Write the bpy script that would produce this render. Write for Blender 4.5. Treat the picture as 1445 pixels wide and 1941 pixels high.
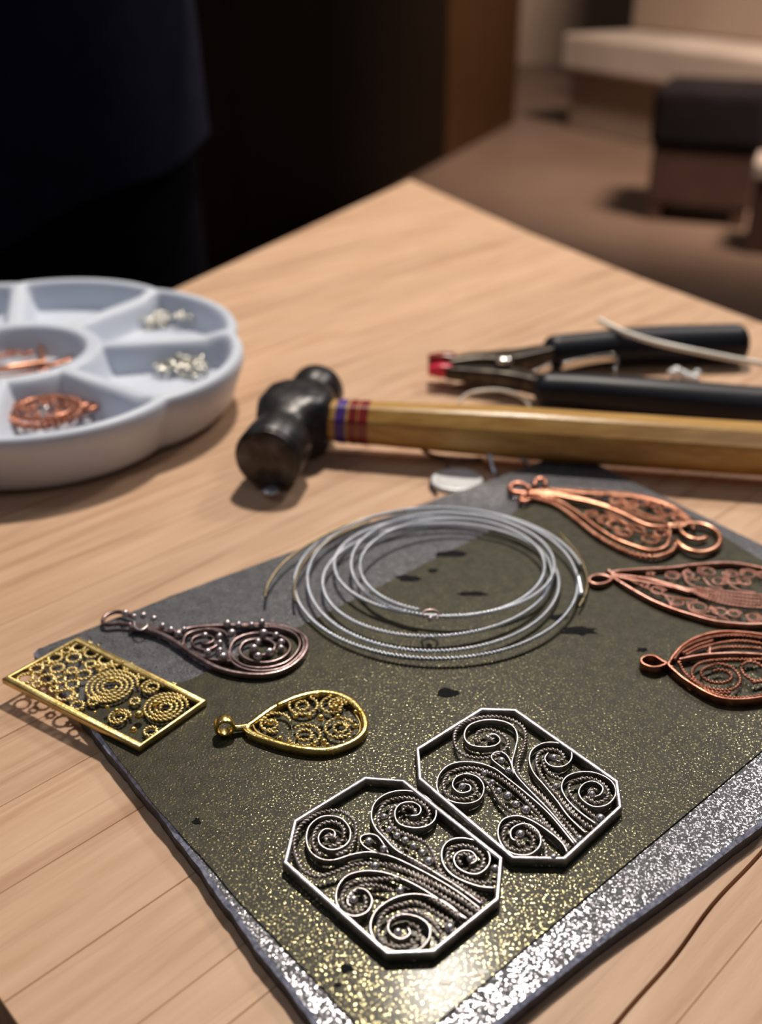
import bpy, bmesh, math, random
import numpy as np
from mathutils import Vector, Matrix
random.seed(7)
SC = bpy.context.scene
for o in list(bpy.data.objects): bpy.data.objects.remove(o)
COL = SC.collection

# ------------------------------------------------------------------ camera, world, lights, exposure
TZ = 0.75                 # table top height
H = 0.20                  # eye above the table top
FPX = 1998.0
PITCH = math.radians(29.05)
cam_d = bpy.data.cameras.new('camera'); cam = bpy.data.objects.new('camera', cam_d); COL.objects.link(cam)
cam.location = (0, 0, TZ + H); cam.rotation_euler = (math.pi/2 - PITCH, 0, 0)
cam_d.sensor_fit = 'VERTICAL'; cam_d.sensor_height = 36; cam_d.lens = 36*FPX/1941
cam_d.clip_start = 0.01; cam_d.clip_end = 60
cam_d.dof.use_dof = True; cam_d.dof.focus_distance = 0.272; cam_d.dof.aperture_fstop = 9.3
SC.camera = cam

def at(x, y, h=0.0):
    """ground position seen at photo pixel x, y on a plane h above the table top"""
    dx = (x-722.5)/FPX; dy = (970.5-y)/FPX
    d = Vector((dx, math.cos(PITCH)+dy*math.sin(PITCH), -math.sin(PITCH)+dy*math.cos(PITCH)))
    t = (h-H)/d.z
    return Vector((0, 0, TZ+H)) + d*t

W = bpy.data.worlds.new('world'); SC.world = W; W.use_nodes = True
bg = W.node_tree.nodes['Background']; bg.inputs[0].default_value = (0.66, 0.64, 0.66, 1); bg.inputs[1].default_value = 0.075
def area(name, loc, target, size, power, color):
    l = bpy.data.lights.new(name, 'AREA'); l.shape = 'DISK'; l.size = size; l.energy = power; l.color = color
    o = bpy.data.objects.new(name, l); COL.objects.link(o); o.location = loc
    o.rotation_euler = (Vector(target)-Vector(loc)).to_track_quat('-Z', 'Y').to_euler(); return o
def aim(az, el, dist, tgt):
    a = math.radians(az); e = math.radians(el)
    return Vector(tgt) + dist*Vector((math.sin(a)*math.cos(e), math.cos(a)*math.cos(e), math.sin(e)))
TGT = at(800, 1300)
area('counter_lamp', aim(5, 53, 1.9, at(855,1930)), TGT, 0.13, 30, (1.0, 0.90, 0.78))
area('display_lamp', aim(36, 40, 1.8, TGT), TGT, 0.22, 7, (1.0, 0.94, 0.88))
area('fill_light_front', aim(150, 62, 1.7, TGT), TGT, 0.5, 1.4, (0.80, 0.87, 1.0))  # added fill from behind the camera for shadows and metal reflections, no actual fixture
area('fill_light_left', aim(-75, 50, 1.6, TGT), TGT, 0.35, 1.7, (0.85, 0.9, 1.0))  # added soft fill from the left, an invented source
sl = bpy.data.lights.new('hall_fill_spot', 'SPOT'); sl.energy = 820; sl.color = (1.0, 0.84, 0.70); sl.spot_size = math.radians(95); sl.spot_blend = 0.6; sl.shadow_soft_size = 0.35  # unseen spot added to brighten the bench, floor and wall behind
so = bpy.data.objects.new('hall_fill_spot', sl); COL.objects.link(so); so.location = (1.7, 2.9, 2.9)
so.rotation_euler = (Vector((2.3, 5.6, 0.2))-so.location).to_track_quat('-Z', 'Y').to_euler()
SC.view_settings.view_transform = 'Standard'; SC.view_settings.look = 'None'
SC.view_settings.gamma = 1; SC.view_settings.use_curve_mapping = False
SC.view_settings.exposure = 0.0

# ------------------------------------------------------------------ materials
def mat(name, col, rough=0.5, metal=0.0, col2=None, scale=50, bump=0.0, bscale=200, stretch=(1,1,1), rot=0, thresh=(0.35,0.65),
        spec=0.5, rvar=0, coat=0, detail=4, bdist=0.001, objrand=0.0, hue=None, trans=0, sss=0):
    m = bpy.data.materials.new(name); m.use_nodes = True; nt = m.node_tree; N = nt.nodes; L = nt.links
    b = N['Principled BSDF']; b.inputs['Roughness'].default_value = rough; b.inputs['Metallic'].default_value = metal
    b.inputs['Specular IOR Level'].default_value = spec; b.inputs['Coat Weight'].default_value = coat
    b.inputs['Coat Roughness'].default_value = 0.15
    if sss:
        b.inputs['Subsurface Weight'].default_value = sss; b.inputs['Subsurface Radius'].default_value = (.004,.004,.005); b.inputs['Subsurface Scale'].default_value = 1
    tc = N.new('ShaderNodeTexCoord'); mp = N.new('ShaderNodeMapping')
    r = N.new('ShaderNodeMapping'); r.inputs['Rotation'].default_value = (0, 0, rot)
    L.new(tc.outputs['Object'], r.inputs[0]); L.new(r.outputs[0], mp.inputs[0]); mp.inputs['Scale'].default_value = stretch
    b.inputs['Base Color'].default_value = (*col, 1)
    out = None
    if col2:
        n = N.new('ShaderNodeTexNoise'); n.inputs['Scale'].default_value = scale; n.inputs['Detail'].default_value = detail
        L.new(mp.outputs[0], n.inputs['Vector'])
        cr = N.new('ShaderNodeValToRGB'); cr.color_ramp.elements[0].position = thresh[0]; cr.color_ramp.elements[1].position = thresh[1]
        cr.color_ramp.elements[0].color = (*col, 1); cr.color_ramp.elements[1].color = (*col2, 1)
        L.new(n.outputs['Fac'], cr.inputs[0]); out = cr.outputs[0]
        if rvar:
            mr = N.new('ShaderNodeMapRange'); mr.inputs[3].default_value = rough-rvar; mr.inputs[4].default_value = rough+rvar
            L.new(n.outputs['Fac'], mr.inputs[0]); L.new(mr.outputs[0], b.inputs['Roughness'])
    if objrand and out:
        oi = N.new('ShaderNodeObjectInfo'); mr = N.new('ShaderNodeMapRange'); mr.inputs[3].default_value = 1-objrand; mr.inputs[4].default_value = 1+objrand*0.6
        L.new(oi.outputs['Random'], mr.inputs[0]); hs = N.new('ShaderNodeHueSaturation'); L.new(mr.outputs[0], hs.inputs['Value'])
        L.new(out, hs.inputs['Color']); out = hs.outputs[0]
    if out: L.new(out, b.inputs['Base Color'])
    if bump:
        n2 = N.new('ShaderNodeTexNoise'); n2.inputs['Scale'].default_value = bscale; n2.inputs['Detail'].default_value = 2.5
        L.new(mp.outputs[0], n2.inputs['Vector']); bp = N.new('ShaderNodeBump'); bp.inputs['Strength'].default_value = bump; bp.inputs['Distance'].default_value = bdist
        L.new(n2.outputs['Fac'], bp.inputs['Height']); L.new(bp.outputs[0], b.inputs['Normal'])
    return m

GR = math.radians(-45)    # boards run at 45 degrees
def wood_board():
    m = mat('table_wood', (0.57,0.348,0.212), 0.5, 0, (0.68,0.445,0.29), 26, 0.12, 300, (1,9,1), GR, (0.3,0.72), spec=0.35, objrand=0.07, bdist=0.0004)
    nt = m.node_tree; N = nt.nodes; L = nt.links; b = N['Principled BSDF']
    src = b.inputs['Base Color'].links[0].from_socket
    tc = [n for n in N if n.type == 'TEX_COORD'][0]
    r = N.new('ShaderNodeMapping'); r.inputs['Rotation'].default_value = (0,0,GR); L.new(tc.outputs['Object'], r.inputs[0])
    mp = N.new('ShaderNodeMapping'); mp.inputs['Scale'].default_value = (1.6, 34, 1); L.new(r.outputs[0], mp.inputs[0])
    n = N.new('ShaderNodeTexNoise'); n.inputs['Scale'].default_value = 5; n.inputs['Detail'].default_value = 5; n.inputs['Distortion'].default_value = 0.6
    L.new(mp.outputs[0], n.inputs['Vector'])
    cr = N.new('ShaderNodeValToRGB'); e = cr.color_ramp.elements
    e[0].position = 0.52; e[0].color = (1,1,1,1); e[1].position = 0.74; e[1].color = (0.52,0.38,0.28,1)
    L.new(n.outputs['Fac'], cr.inputs[0])
    mx = N.new('ShaderNodeMix'); mx.data_type = 'RGBA'; mx.blend_type = 'MULTIPLY'; mx.inputs[0].default_value = 0.62
    L.new(src, mx.inputs[6]); L.new(cr.outputs[0], mx.inputs[7]); L.new(mx.outputs[2], b.inputs['Base Color'])
    return m
M_WOOD = wood_board()
M_WOODDARK = mat('table_underframe_wood', (0.10,0.05,0.03), 0.6, 0, (0.16,0.08,0.045), 20, stretch=(1,1,8))
def speckled(name, c1, c2, fleck, amount, rough, bump, frough=0.3, scale=1500):
    """rough dark surface with fine metallic flecks"""
    m = mat(name, c1, rough, 0, c2, 260, bump, 1500, thresh=(0.35,0.65), bdist=0.0005, spec=0.18, detail=5)
    nt = m.node_tree; N = nt.nodes; L = nt.links; b = N['Principled BSDF']; src = b.inputs['Base Color'].links[0].from_socket
    tc = [n for n in N if n.type == 'TEX_COORD'][0]
    n = N.new('ShaderNodeTexNoise'); n.inputs['Scale'].default_value = scale; n.inputs['Detail'].default_value = 2; L.new(tc.outputs['Object'], n.inputs['Vector'])
    cr = N.new('ShaderNodeValToRGB'); cr.color_ramp.elements[0].position = amount; cr.color_ramp.elements[1].position = amount+0.07
    L.new(n.outputs['Fac'], cr.inputs[0]); mx = N.new('ShaderNodeMix'); mx.data_type = 'RGBA'
    L.new(cr.outputs[0], mx.inputs[0]); L.new(src, mx.inputs[6]); mx.inputs[7].default_value = (*fleck, 1)
    L.new(mx.outputs[2], b.inputs['Base Color']); L.new(cr.outputs[0], b.inputs['Metallic'])
    mr = N.new('ShaderNodeMapRange'); mr.inputs[3].default_value = rough; mr.inputs[4].default_value = frough
    L.new(cr.outputs[0], mr.inputs[0]); L.new(mr.outputs[0], b.inputs['Roughness'])
    return m
M_SLATE = speckled('slate_grey', (0.070,0.072,0.080), (0.115,0.12,0.13), (0.38,0.37,0.41), 0.53, 0.55, 0.2, 0.18, 1700)
M_FILM = speckled('olive_film', (0.026,0.024,0.014), (0.050,0.046,0.026), (0.19,0.17,0.09), 0.57, 0.5, 0.2, 0.19, 1700)
_b = M_FILM.node_tree.nodes['Principled BSDF']; _b.inputs['Coat Weight'].default_value = 0.06; _b.inputs['Coat Roughness'].default_value = 0.14
M_BLACKBLOT = mat('black_blot', (0.006,0.007,0.008), 0.85, 0, (0.012,0.012,0.014), 900, spec=0.1)
M_WHITEFLAKE = mat('white_flake', (0.8,0.78,0.7), 0.5, 0, (0.9,0.88,0.8), 900)
M_EDGE = mat('slate_chipped_edge', (0.26,0.30,0.44), 0.4, 0.1, (0.60,0.65,0.85), 700, 0.4, 1200, bdist=0.0006)
M_SIDE = mat('slate_side_painted_shade', (0.045,0.045,0.055), 0.7, 0, (0.08,0.08,0.095), 500, 0.4, 600)  # edge shadow put into the colour: side darker than the slate face
M_SILVER = mat('aged_silver', (0.16,0.125,0.11), 0.34, 1, (0.58,0.54,0.55), 420, 0.1, 900, thresh=(0.30,0.52), rvar=0.08)
M_SILVERFR = mat('worn_silver_frame', (0.38,0.34,0.34), 0.38, 1, (0.60,0.57,0.59), 300, 0.12, 900, thresh=(0.3,0.6), rvar=0.08)
M_SILVERWIRE = mat('worn_silver_ribbon', (0.30,0.26,0.26), 0.4, 1, (0.54,0.51,0.52), 300, 0.12, 900, thresh=(0.3,0.6), rvar=0.08)
M_SILVERROPE = mat('aged_silver_rope', (0.26,0.20,0.165), 0.42, 1, (0.62,0.57,0.54), 380, 0.1, 900, thresh=(0.32,0.6), rvar=0.08)
M_BEAD = mat('silver_bead', (0.60,0.56,0.56), 0.34, 1, (0.80,0.77,0.79), 500)
M_COILSILVER = mat('bright_silver_wire', (0.76,0.80,0.88), 0.32, 1, (0.86,0.90,0.97), 300)
M_TAIL = mat('tarnished_wire', (0.20,0.15,0.08), 0.4, 1, (0.34,0.28,0.17), 200)
M_DARKSIL = mat('pinkish_dark_silver', (0.16,0.10,0.10), 0.3, 1, (0.42,0.32,0.32), 160, 0.08, 700, thresh=(0.3,0.65))
M_DARKBEAD = mat('dark_silver_bead', (0.50,0.43,0.44), 0.3, 1, (0.70,0.64,0.66), 500)
M_GOLD = mat('gold', (0.72,0.50,0.14), 0.26, 1, (0.88,0.68,0.27), 300, 0.12, 900, rvar=0.06)
M_GOLDDULL = mat('dull_gold', (0.52,0.38,0.14), 0.42, 1, (0.74,0.60,0.28), 260, 0.12, 900)
M_GOLDROPE = mat('gold_rope', (0.78,0.58,0.22), 0.36, 1, (1.0,0.84,0.42), 500)
M_COPPER = mat('copper', (0.50,0.20,0.12), 0.3, 1, (0.80,0.42,0.28), 260, 0.1, 900, thresh=(0.3,0.65), rvar=0.06)
M_COPPERPINK = mat('pink_copper', (0.42,0.18,0.13), 0.32, 1, (0.72,0.40,0.33), 260, 0.1, 900, thresh=(0.3,0.6))
M_COPPERDARK = mat('dark_copper', (0.30,0.11,0.07), 0.34, 1, (0.62,0.29,0.20), 300, 0.1, 900, thresh=(0.3,0.65))
M_TRAY = mat('white_glazed_tray', (0.60,0.65,0.76), 0.42, 0, (0.66,0.71,0.81), 30, spec=0.4, sss=0.12)
M_HEAD = mat('black_hammer_steel', (0.022,0.022,0.026), 0.36, 0.5, (0.05,0.045,0.045), 160, 0.25, 300, rvar=0.08)
M_FACE = mat('worn_hammer_face', (0.045,0.038,0.034), 0.38, 0.6, (0.12,0.11,0.11), 160, 0.2, 300, thresh=(0.45,0.75))
M_BURR = mat('bright_worn_rim', (0.6,0.6,0.68), 0.3, 0.8, (0.7,0.7,0.78), 100)
M_HANDLE = mat('varnished_handle_wood', (0.44,0.225,0.055), 0.30, 0, (0.60,0.36,0.10), 30, 0.15, 150, (1,12,12), 0, coat=0.08, bdist=0.0006)
M_RED = mat('dark_red_band', (0.20,0.012,0.014), 0.3, 0, (0.30,0.02,0.02), 200, coat=0.4)
M_PURPLE = mat('purple_band', (0.07,0.03,0.22), 0.35, 0, (0.10,0.04,0.30), 200)
M_GRIP = mat('black_rubber_grip', (0.006,0.007,0.014), 0.42, 0, (0.010,0.011,0.020), 80, spec=0.25)
M_JAW = mat('dark_jaw_steel', (0.03,0.025,0.022), 0.35, 0.8, (0.09,0.075,0.06), 120, 0.1, 300)
M_CHROME = mat('polished_steel', (0.6,0.58,0.55), 0.2, 1, (0.8,0.78,0.75), 100)
M_REDTIP = mat('red_plastic_tip', (0.65,0.015,0.06), 0.3, 0, (0.75,0.03,0.08), 100)
M_WHITEWIRE = mat('cream_coated_wire', (0.92,0.86,0.74), 0.35, 0, (0.97,0.93,0.85), 100)
M_NAVY = mat('navy_cloth', (0.006,0.007,0.020), 0.9, 0, (0.009,0.010,0.026), 60, spec=0.1)
M_TROUS = mat('black_trouser_cloth', (0.0022,0.0022,0.005), 0.95, 0, (0.004,0.004,0.007), 60, spec=0.05)
M_SKIN = mat('skin', (0.52,0.32,0.23), 0.5, 0, (0.56,0.35,0.26), 30)
M_HAIR = mat('dark_hair', (0.02,0.014,0.01), 0.5, 0, (0.04,0.025,0.02), 80)
M_SHOE = mat('black_shoe_leather', (0.01,0.01,0.01), 0.4, 0, (0.02,0.02,0.02), 80)
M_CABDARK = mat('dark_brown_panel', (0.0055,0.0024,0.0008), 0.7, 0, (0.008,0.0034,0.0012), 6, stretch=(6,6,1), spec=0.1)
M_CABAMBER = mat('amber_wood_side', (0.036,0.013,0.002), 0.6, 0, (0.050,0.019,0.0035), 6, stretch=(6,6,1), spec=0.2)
M_FLOOR = mat('brown_stone_floor', (0.17,0.105,0.075), 0.45, 0, (0.21,0.135,0.10), 1.5, spec=0.3)
M_WALL = mat('beige_plaster', (0.27,0.19,0.14), 0.8, 0, (0.33,0.24,0.18), 1.2)
M_STONE = mat('pale_stone', (0.42,0.33,0.27), 0.6, 0, (0.52,0.42,0.36), 3)
M_STOOL = mat('black_stool_cushion', (0.012,0.009,0.010), 0.9, 0, (0.016,0.012,0.013), 8, spec=0.05)
M_STOOLBASE = mat('red_brown_stool_frame', (0.055,0.022,0.014), 0.6, 0, (0.075,0.035,0.022), 8)
M_TIN = mat('pale_tin', (0.75,0.76,0.78), 0.35, 0.15, (0.85,0.86,0.88), 200, 0.2, 500)

# ------------------------------------------------------------------ object helpers
def thing(name, label, cat, loc, group=None, kind=None):
    o = bpy.data.objects.new(name, None); o.empty_display_size = 0.01; COL.objects.link(o); o.location = loc
    o['label'] = label; o['category'] = cat
    if group: o['group'] = group
    return o
def link(name, me, m, parent=None, smooth=True, label=None):
    if m and not me.materials: me.materials.append(m)
    o = bpy.data.objects.new(name, me); COL.objects.link(o)
    if parent: o.parent = parent
    if label: o['label'] = label
    return o
def rootloc(parent):
    v = Vector((0,0,0))
    while parent: v += Vector(parent.location); parent = parent.parent
    return v
def mesh(name, V, F, m, parent=None, smooth=True, label=None):
    """V in world coordinates"""
    off = rootloc(parent)
    me = bpy.data.meshes.new(name); me.from_pydata([tuple(Vector(v)-off) for v in V], [], F)
    if smooth: me.polygons.foreach_set('use_smooth', [True]*len(me.polygons))
    me.update()
    return link(name, me, m, parent, label=label)
def tagit(o, label, cat, group=None):
    o['label'] = label; o['category'] = cat
    if group: o['group'] = group
    return o
def center_mesh(o):
    """put a top-level mesh's origin at its base centre"""
    me = o.data; n = len(me.vertices); a = np.empty(n*3); me.vertices.foreach_get('co', a); a = a.reshape(-1,3)
    c = np.array([(a[:,0].min()+a[:,0].max())/2, (a[:,1].min()+a[:,1].max())/2, a[:,2].min()])
    a -= c; me.vertices.foreach_set('co', a.ravel()); o.location = Vector(c)+Vector(o.location); me.update(); return o

def catmull(P, closed=False, n=8):
    P = [np.array(p, float) for p in P]; N = len(P); out = []
    rng = range(N) if closed else range(N-1)
    for i in rng:
        if closed: a,b,c,d = P[(i-1)%N],P[i],P[(i+1)%N],P[(i+2)%N]
        else: a,b,c,d = P[max(i-1,0)],P[i],P[i+1],P[min(i+2,N-1)]
        for k in range(n):
            t = k/n
            out.append(0.5*((2*b)+(-a+c)*t+(2*a-5*b+4*c-d)*t*t+(-a+3*b-3*c+d)*t**3))
    if not closed: out.append(P[-1])
    return out
def resample(P, ds, closed=False):
    P = np.array(P); Q = np.vstack([P, P[:1]]) if closed else P
    L = np.concatenate([[0], np.cumsum(np.linalg.norm(np.diff(Q, axis=0), axis=1))])
    n = max(3, int(round(L[-1]/ds))); t = np.linspace(0, L[-1], n+1)
    if closed: t = t[:-1]
    R = np.stack([np.interp(t, L, Q[:,k]) for k in range(3)], 1)
    return R, L[-1]
def sweep(path, prof, closed=False, twist=0.0, up=None, scale=None, bank=None):
    """sweep a profile [(u, v)] along a path; v follows +Z (or transported up). returns V, F"""
    P = np.array(path, float); n = len(P)
    if closed: T = np.roll(P,-1,0)-np.roll(P,1,0)
    else: T = np.gradient(P, axis=0)
    T /= np.linalg.norm(T, axis=1)[:,None]+1e-12
    prof = np.array(prof, float); m = len(prof)
    V = []; s = 0
    for i in range(n):
        z = np.array([0,0,1.0]) if up is None else np.array(up, float)
        t = T[i]; u = np.cross(z, t); lu = np.linalg.norm(u)
        u = u/lu if lu > 1e-6 else np.array([1.0,0,0]); v = np.cross(t, u)
        if i: s += np.linalg.norm(P[i]-P[i-1])
        mit = 1.0
        if closed or 0 < i < n-1:
            e1 = P[i]-P[i-1]; e2 = P[(i+1)%n]-P[i]; c = np.dot(e1,e2)/(np.linalg.norm(e1)*np.linalg.norm(e2)+1e-15)
            mit = 1/max(0.5, math.sqrt(max(0,(1+c)/2)))
            mit = mit if abs(mit-1) > 0.005 else 1.0
        a = twist*s; ca, sa = math.cos(a), math.sin(a)
        k = 1.0 if scale is None else scale(i/(n-1))
        for pu, pv in prof:
            uu = (pu*ca-pv*sa)*k*mit; vv = (pu*sa+pv*ca)*k
            V.append(P[i]+u*uu+v*vv)
    F = []
    for i in range(n if closed else n-1):
        for j in range(m):
            a = i*m+j; b = i*m+(j+1)%m; i2 = (i+1)%n
            F.append((a, b, i2*m+(j+1)%m, i2*m+j))
    if not closed: F.append(tuple(range(m))[::-1]); F.append(tuple((n-1)*m+j for j in range(m)))
    return V, F
def circ(r, n=8, ph=0): return [(r*math.cos(2*math.pi*k/n+ph), r*math.sin(2*math.pi*k/n+ph)) for k in range(n)]
def rrect(w, h, z0=0, b=None):
    """rounded rectangle, width w, from v=z0 to z0+h"""
    b = b or min(w,h)*0.28; x = w/2; out = []
    for cx, cy, a0 in ((x-b, z0+h-b, 0), (-x+b, z0+h-b, 90), (-x+b, z0+b, 180), (x-b, z0+b, 270)):
        for k in (0, 45, 90): out.append((cx+b*math.cos(math.radians(a0+k)), cy+b*math.sin(math.radians(a0+k))))
    return out
def rope_prof(R, n=12):
    o = []
    for k in range(n):
        a = 2*math.pi*k/n; rho = max(R*abs(math.cos(a))**0.9, 0.34*R); o.append((rho*math.cos(a), rho*math.sin(a)))
    return o
def pl(pts, h): return [at(x, y, h) for x, y in pts]

def flat_wire(parent, P3, w=0.0005, hgt=0.0018, m=None, closed=False, name='flat_wire', ds=0.0006, label=None):
    """plain ribbon wire standing on edge, P3 traced at its top"""
    R, L = resample(catmull(P3, closed, 10), ds, closed)
    V, F = sweep(R, rrect(w, hgt, -hgt), closed); return mesh(name, V, F, m, parent, label=label)
def rope(parent, P3, d=0.0011, pitch=None, m=None, closed=False, name='twisted_wire', label=None, seg=8, pn=12):
    """two-strand twisted wire, P3 traced along its top"""
    pitch = pitch or d*2.1
    C, L = resample(catmull([Vector(p)-Vector((0,0,d/2)) for p in P3], closed, 10), pitch/seg, closed)
    tw = 2*math.pi/pitch
    if closed: tw = 2*math.pi*max(1, round(L/pitch*2)/2)/L
    V, F = sweep(C, rope_prof(d/2, pn), closed, tw); return mesh(name, V, F, m, parent, label=label)
def tube(parent, P3, r, m, name='wire', n=8, ds=None, closed=False, smoothpath=True, label=None, scale=None):
    Q = catmull(P3, closed, 8) if smoothpath else P3
    R, L = resample(Q, ds or r*1.5, closed)
    V, F = sweep(R, circ(r, n), closed, scale=scale); return mesh(name, V, F, m, parent, label=label)
_sph = {}
def bead(parent, p, r, m, name='bead', sz=1.0, label=None):
    key = m.name
    if key not in _sph:
        bm = bmesh.new(); bmesh.ops.create_uvsphere(bm, u_segments=14, v_segments=9, radius=1)
        me = bpy.data.meshes.new('bead'); bm.to_mesh(me); bm.free(); me.polygons.foreach_set('use_smooth', [True]*len(me.polygons)); me.materials.append(m); _sph[key] = me
    o = bpy.data.objects.new(name, _sph[key]); COL.objects.link(o); o.parent = parent
    o.location = Vector(p)-rootloc(parent); o.scale = (r, r, r*sz)
    if label: o['label'] = label
    return o
def spiral(c, r0, r1, turns, a0=0, sgn=1, n=20, sy=1.0):
    """world-plane spiral points about c, r0 -> r1"""
    N = max(8, int(n*turns)); out = []
    for k in range(N+1):
        t = k/N; a = a0+sgn*2*math.pi*turns*t; r = r0+(r1-r0)*t
        out.append(Vector(c)+Vector((r*math.cos(a), r*sy*math.sin(a), 0)))
    return out
def wr(px, py, rx, h): return (at(px+rx, py, h)-at(px, py, h)).length
def crop(ox, oy, s): return lambda pts: [(ox+s*x, oy+s*y) for x, y in pts]
def prism(name, poly, z0, z1, m, parent=None, cham=0.0, label=None, smooth=False):
    """vertical prism over a convex-ish polygon of (x, y), with a chamfered top"""
    n = len(poly); c = np.mean(np.array(poly), axis=0); V = [(x,y,z0) for x,y in poly]
    F = [tuple(range(n))[::-1]]
    if cham:
        V += [(x,y,z1-cham) for x,y in poly]
        ins = []
        for i in range(n):
            p = np.array(poly[i]); a = np.array(poly[i-1])-p; b = np.array(poly[(i+1)%n])-p
            a /= np.linalg.norm(a)+1e-12; b /= np.linalg.norm(b)+1e-12; s = abs(a[0]*b[1]-a[1]*b[0])
            q = p+(a+b)*cham/max(s,0.3); ins.append(q)
        V += [(x,y,z1) for x,y in ins]; L = 3
    else: V += [(x,y,z1) for x,y in poly]; L = 2
    for l in range(L-1):
        for i in range(n): F.append((l*n+i, l*n+(i+1)%n, (l+1)*n+(i+1)%n, (l+1)*n+i))
    F.append(tuple((L-1)*n+i for i in range(n)))
    return mesh(name, V, F, m, parent, smooth=smooth, label=label)
def boxm(name, lo, hi, m, parent=None, bev=0.0, label=None, axes=None, org=None):
    bm = bmesh.new(); bmesh.ops.create_cube(bm, size=1)
    for v in bm.verts: v.co = Vector([lo[k]+(v.co[k]+0.5)*(hi[k]-lo[k]) for k in range(3)])
    if bev: bmesh.ops.bevel(bm, geom=list(bm.edges), offset=bev, segments=3, affect='EDGES', profile=0.5)
    V = [v.co.copy() for v in bm.verts]; bm.verts.index_update(); F = [tuple(v.index for v in f.verts) for f in bm.faces]; bm.free()
    if axes: V = [Vector(org)+axes[0]*v.x+axes[1]*v.y+axes[2]*v.z for v in V]
    return mesh(name, V, F, m, parent, smooth=False, label=label)
def clip_half(poly, n, d, keep_less=True):
    out = []; s = 1 if keep_less else -1
    f = lambda p: s*(p[0]*n[0]+p[1]*n[1]-d)
    for i in range(len(poly)):
        a, b = poly[i], poly[(i+1)%len(poly)]; fa, fb = f(a), f(b)
        if fa <= 0: out.append(a)
        if fa*fb < 0: t = fa/(fa-fb); out.append((a[0]+t*(b[0]-a[0]), a[1]+t*(b[1]-a[1])))
    return out

# ------------------------------------------------------------------ setting: floor, walls
def struct(o): o['kind'] = 'structure'; return o
struct(boxm('floor', (-5,-2.5,-0.05), (6,9,0), M_FLOOR))
struct(boxm('wall_back', (-5,9,0), (6,9.15,3), M_WALL))
struct(boxm('wall_left', (-5.15,-2.5,0), (-5,9.15,3), M_WALL))

# ------------------------------------------------------------------ work bench of boards
FL = -1
a_ = at(0,1895); b_ = at(32,1941)
corner = at(778,340); far2 = at(390,520); edge2 = at(0,702)
farleft = at(-625,994)
dl = (b_-a_).normalized(); nearleft = b_+dl*0.13
re2 = at(1445,612); re1 = at(1222,530); re0 = at(1000,440)
dr = (re2-re1).normalized()
rightend = re2+dr*0.10
poly = [nearleft.xy, Vector((rightend.x+0.12, nearleft.y-0.02)), rightend.xy, re2.xy, re1.xy, re0.xy, corner.xy, farleft.xy]
poly = [(p[0],p[1]) for p in poly]
g = Vector((math.cos(math.radians(45)), math.sin(math.radians(45)))); nrm = (g.y, -g.x)
def off(px, py): p = at(px,py); return p.x*nrm[0]+p.y*nrm[1]
seams = sorted(off(*q) for q in ((60,1496),(137,1610),(250,1735),(367,1861),(478,1905)))
bigseam = off(1290,1795); seams2 = [bigseam, off(1400,1800)]
lo = min(p[0]*nrm[0]+p[1]*nrm[1] for p in poly); hi = max(p[0]*nrm[0]+p[1]*nrm[1] for p in poly)
allS = sorted(seams+seams2); x = allS[0]
while x > lo: x -= random.uniform(0.020,0.034); allS.append(x)
x = allS[-1]
mx_ = max(seams+seams2); x = mx_
while x < hi: x += random.uniform(0.020,0.034); allS.append(x)
x = max(seams)
while True:
    x += random.uniform(0.022,0.030)
    if x > bigseam-0.012: break
    allS.append(x)
allS = sorted(set(allS))
cx_ = sum(p[0] for p in poly)/len(poly); cy_ = sum(p[1] for p in poly)/len(poly)
bench = thing('workbench', 'light wooden bench top of narrow diagonal boards carrying the jewellery and tools', 'table', (0.0,0.35,0))
for i in range(len(allS)-1):
    s0, s1 = allS[i], allS[i+1]
    if s1-s0 < 0.002: continue
    g0 = g1 = 0.00002
    q = clip_half(poly, nrm, s0+g0, False); q = clip_half(q, nrm, s1-g1, True) if q else q
    # drop duplicate vertices
    qq = []
    for p in q:
        if not qq or (Vector(p)-Vector(qq[-1])).length > 1e-4: qq.append(p)
    if len(qq) > 2 and (Vector(qq[0])-Vector(qq[-1])).length < 1e-4: qq.pop()
    if len(qq) < 3: continue
    w0, w1 = abs(s0-bigseam) < 1e-6, abs(s1-bigseam) < 1e-6
    if w0 or w1:      # an open, wavy joint
        sb = s0+g0 if w0 else s1-g1; new = []
        for k in range(len(qq)):
            a, b = qq[k], qq[(k+1)%len(qq)]; new.append(a)
            da, db = (a[0]*nrm[0]+a[1]*nrm[1])-sb, (b[0]*nrm[0]+b[1]*nrm[1])-sb
            if abs(da) < 1e-5 and abs(db) < 1e-5:
                for j in range(1, 120):
                    t_ = j/120; x_, y_ = a[0]+(b[0]-a[0])*t_, a[1]+(b[1]-a[1])*t_; sg_ = x_*g.x+y_*g.y
                    o_ = 0.0008*math.sin(sg_*55+0.6)+0.0003*math.sin(sg_*170)+(0.0005 if w0 else -0.0005)
                    new.append((x_+nrm[0]*o_, y_+nrm[1]*o_))
        qq = new
    dz = random.uniform(-0.0002, 0.0)
    prism('board', qq, TZ-0.028, TZ+dz*0.6, M_WOOD, bench, cham=0.0002)
for (lx, ly) in ((-0.42,0.22),(0.08,0.80),(0.45,0.42),(0.30,0.10),(-0.12,0.14)):
    boxm('leg', (lx-0.025,ly-0.025,0), (lx+0.025,ly+0.025,TZ-0.028), M_WOODDARK, bench, 0.004)

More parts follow.
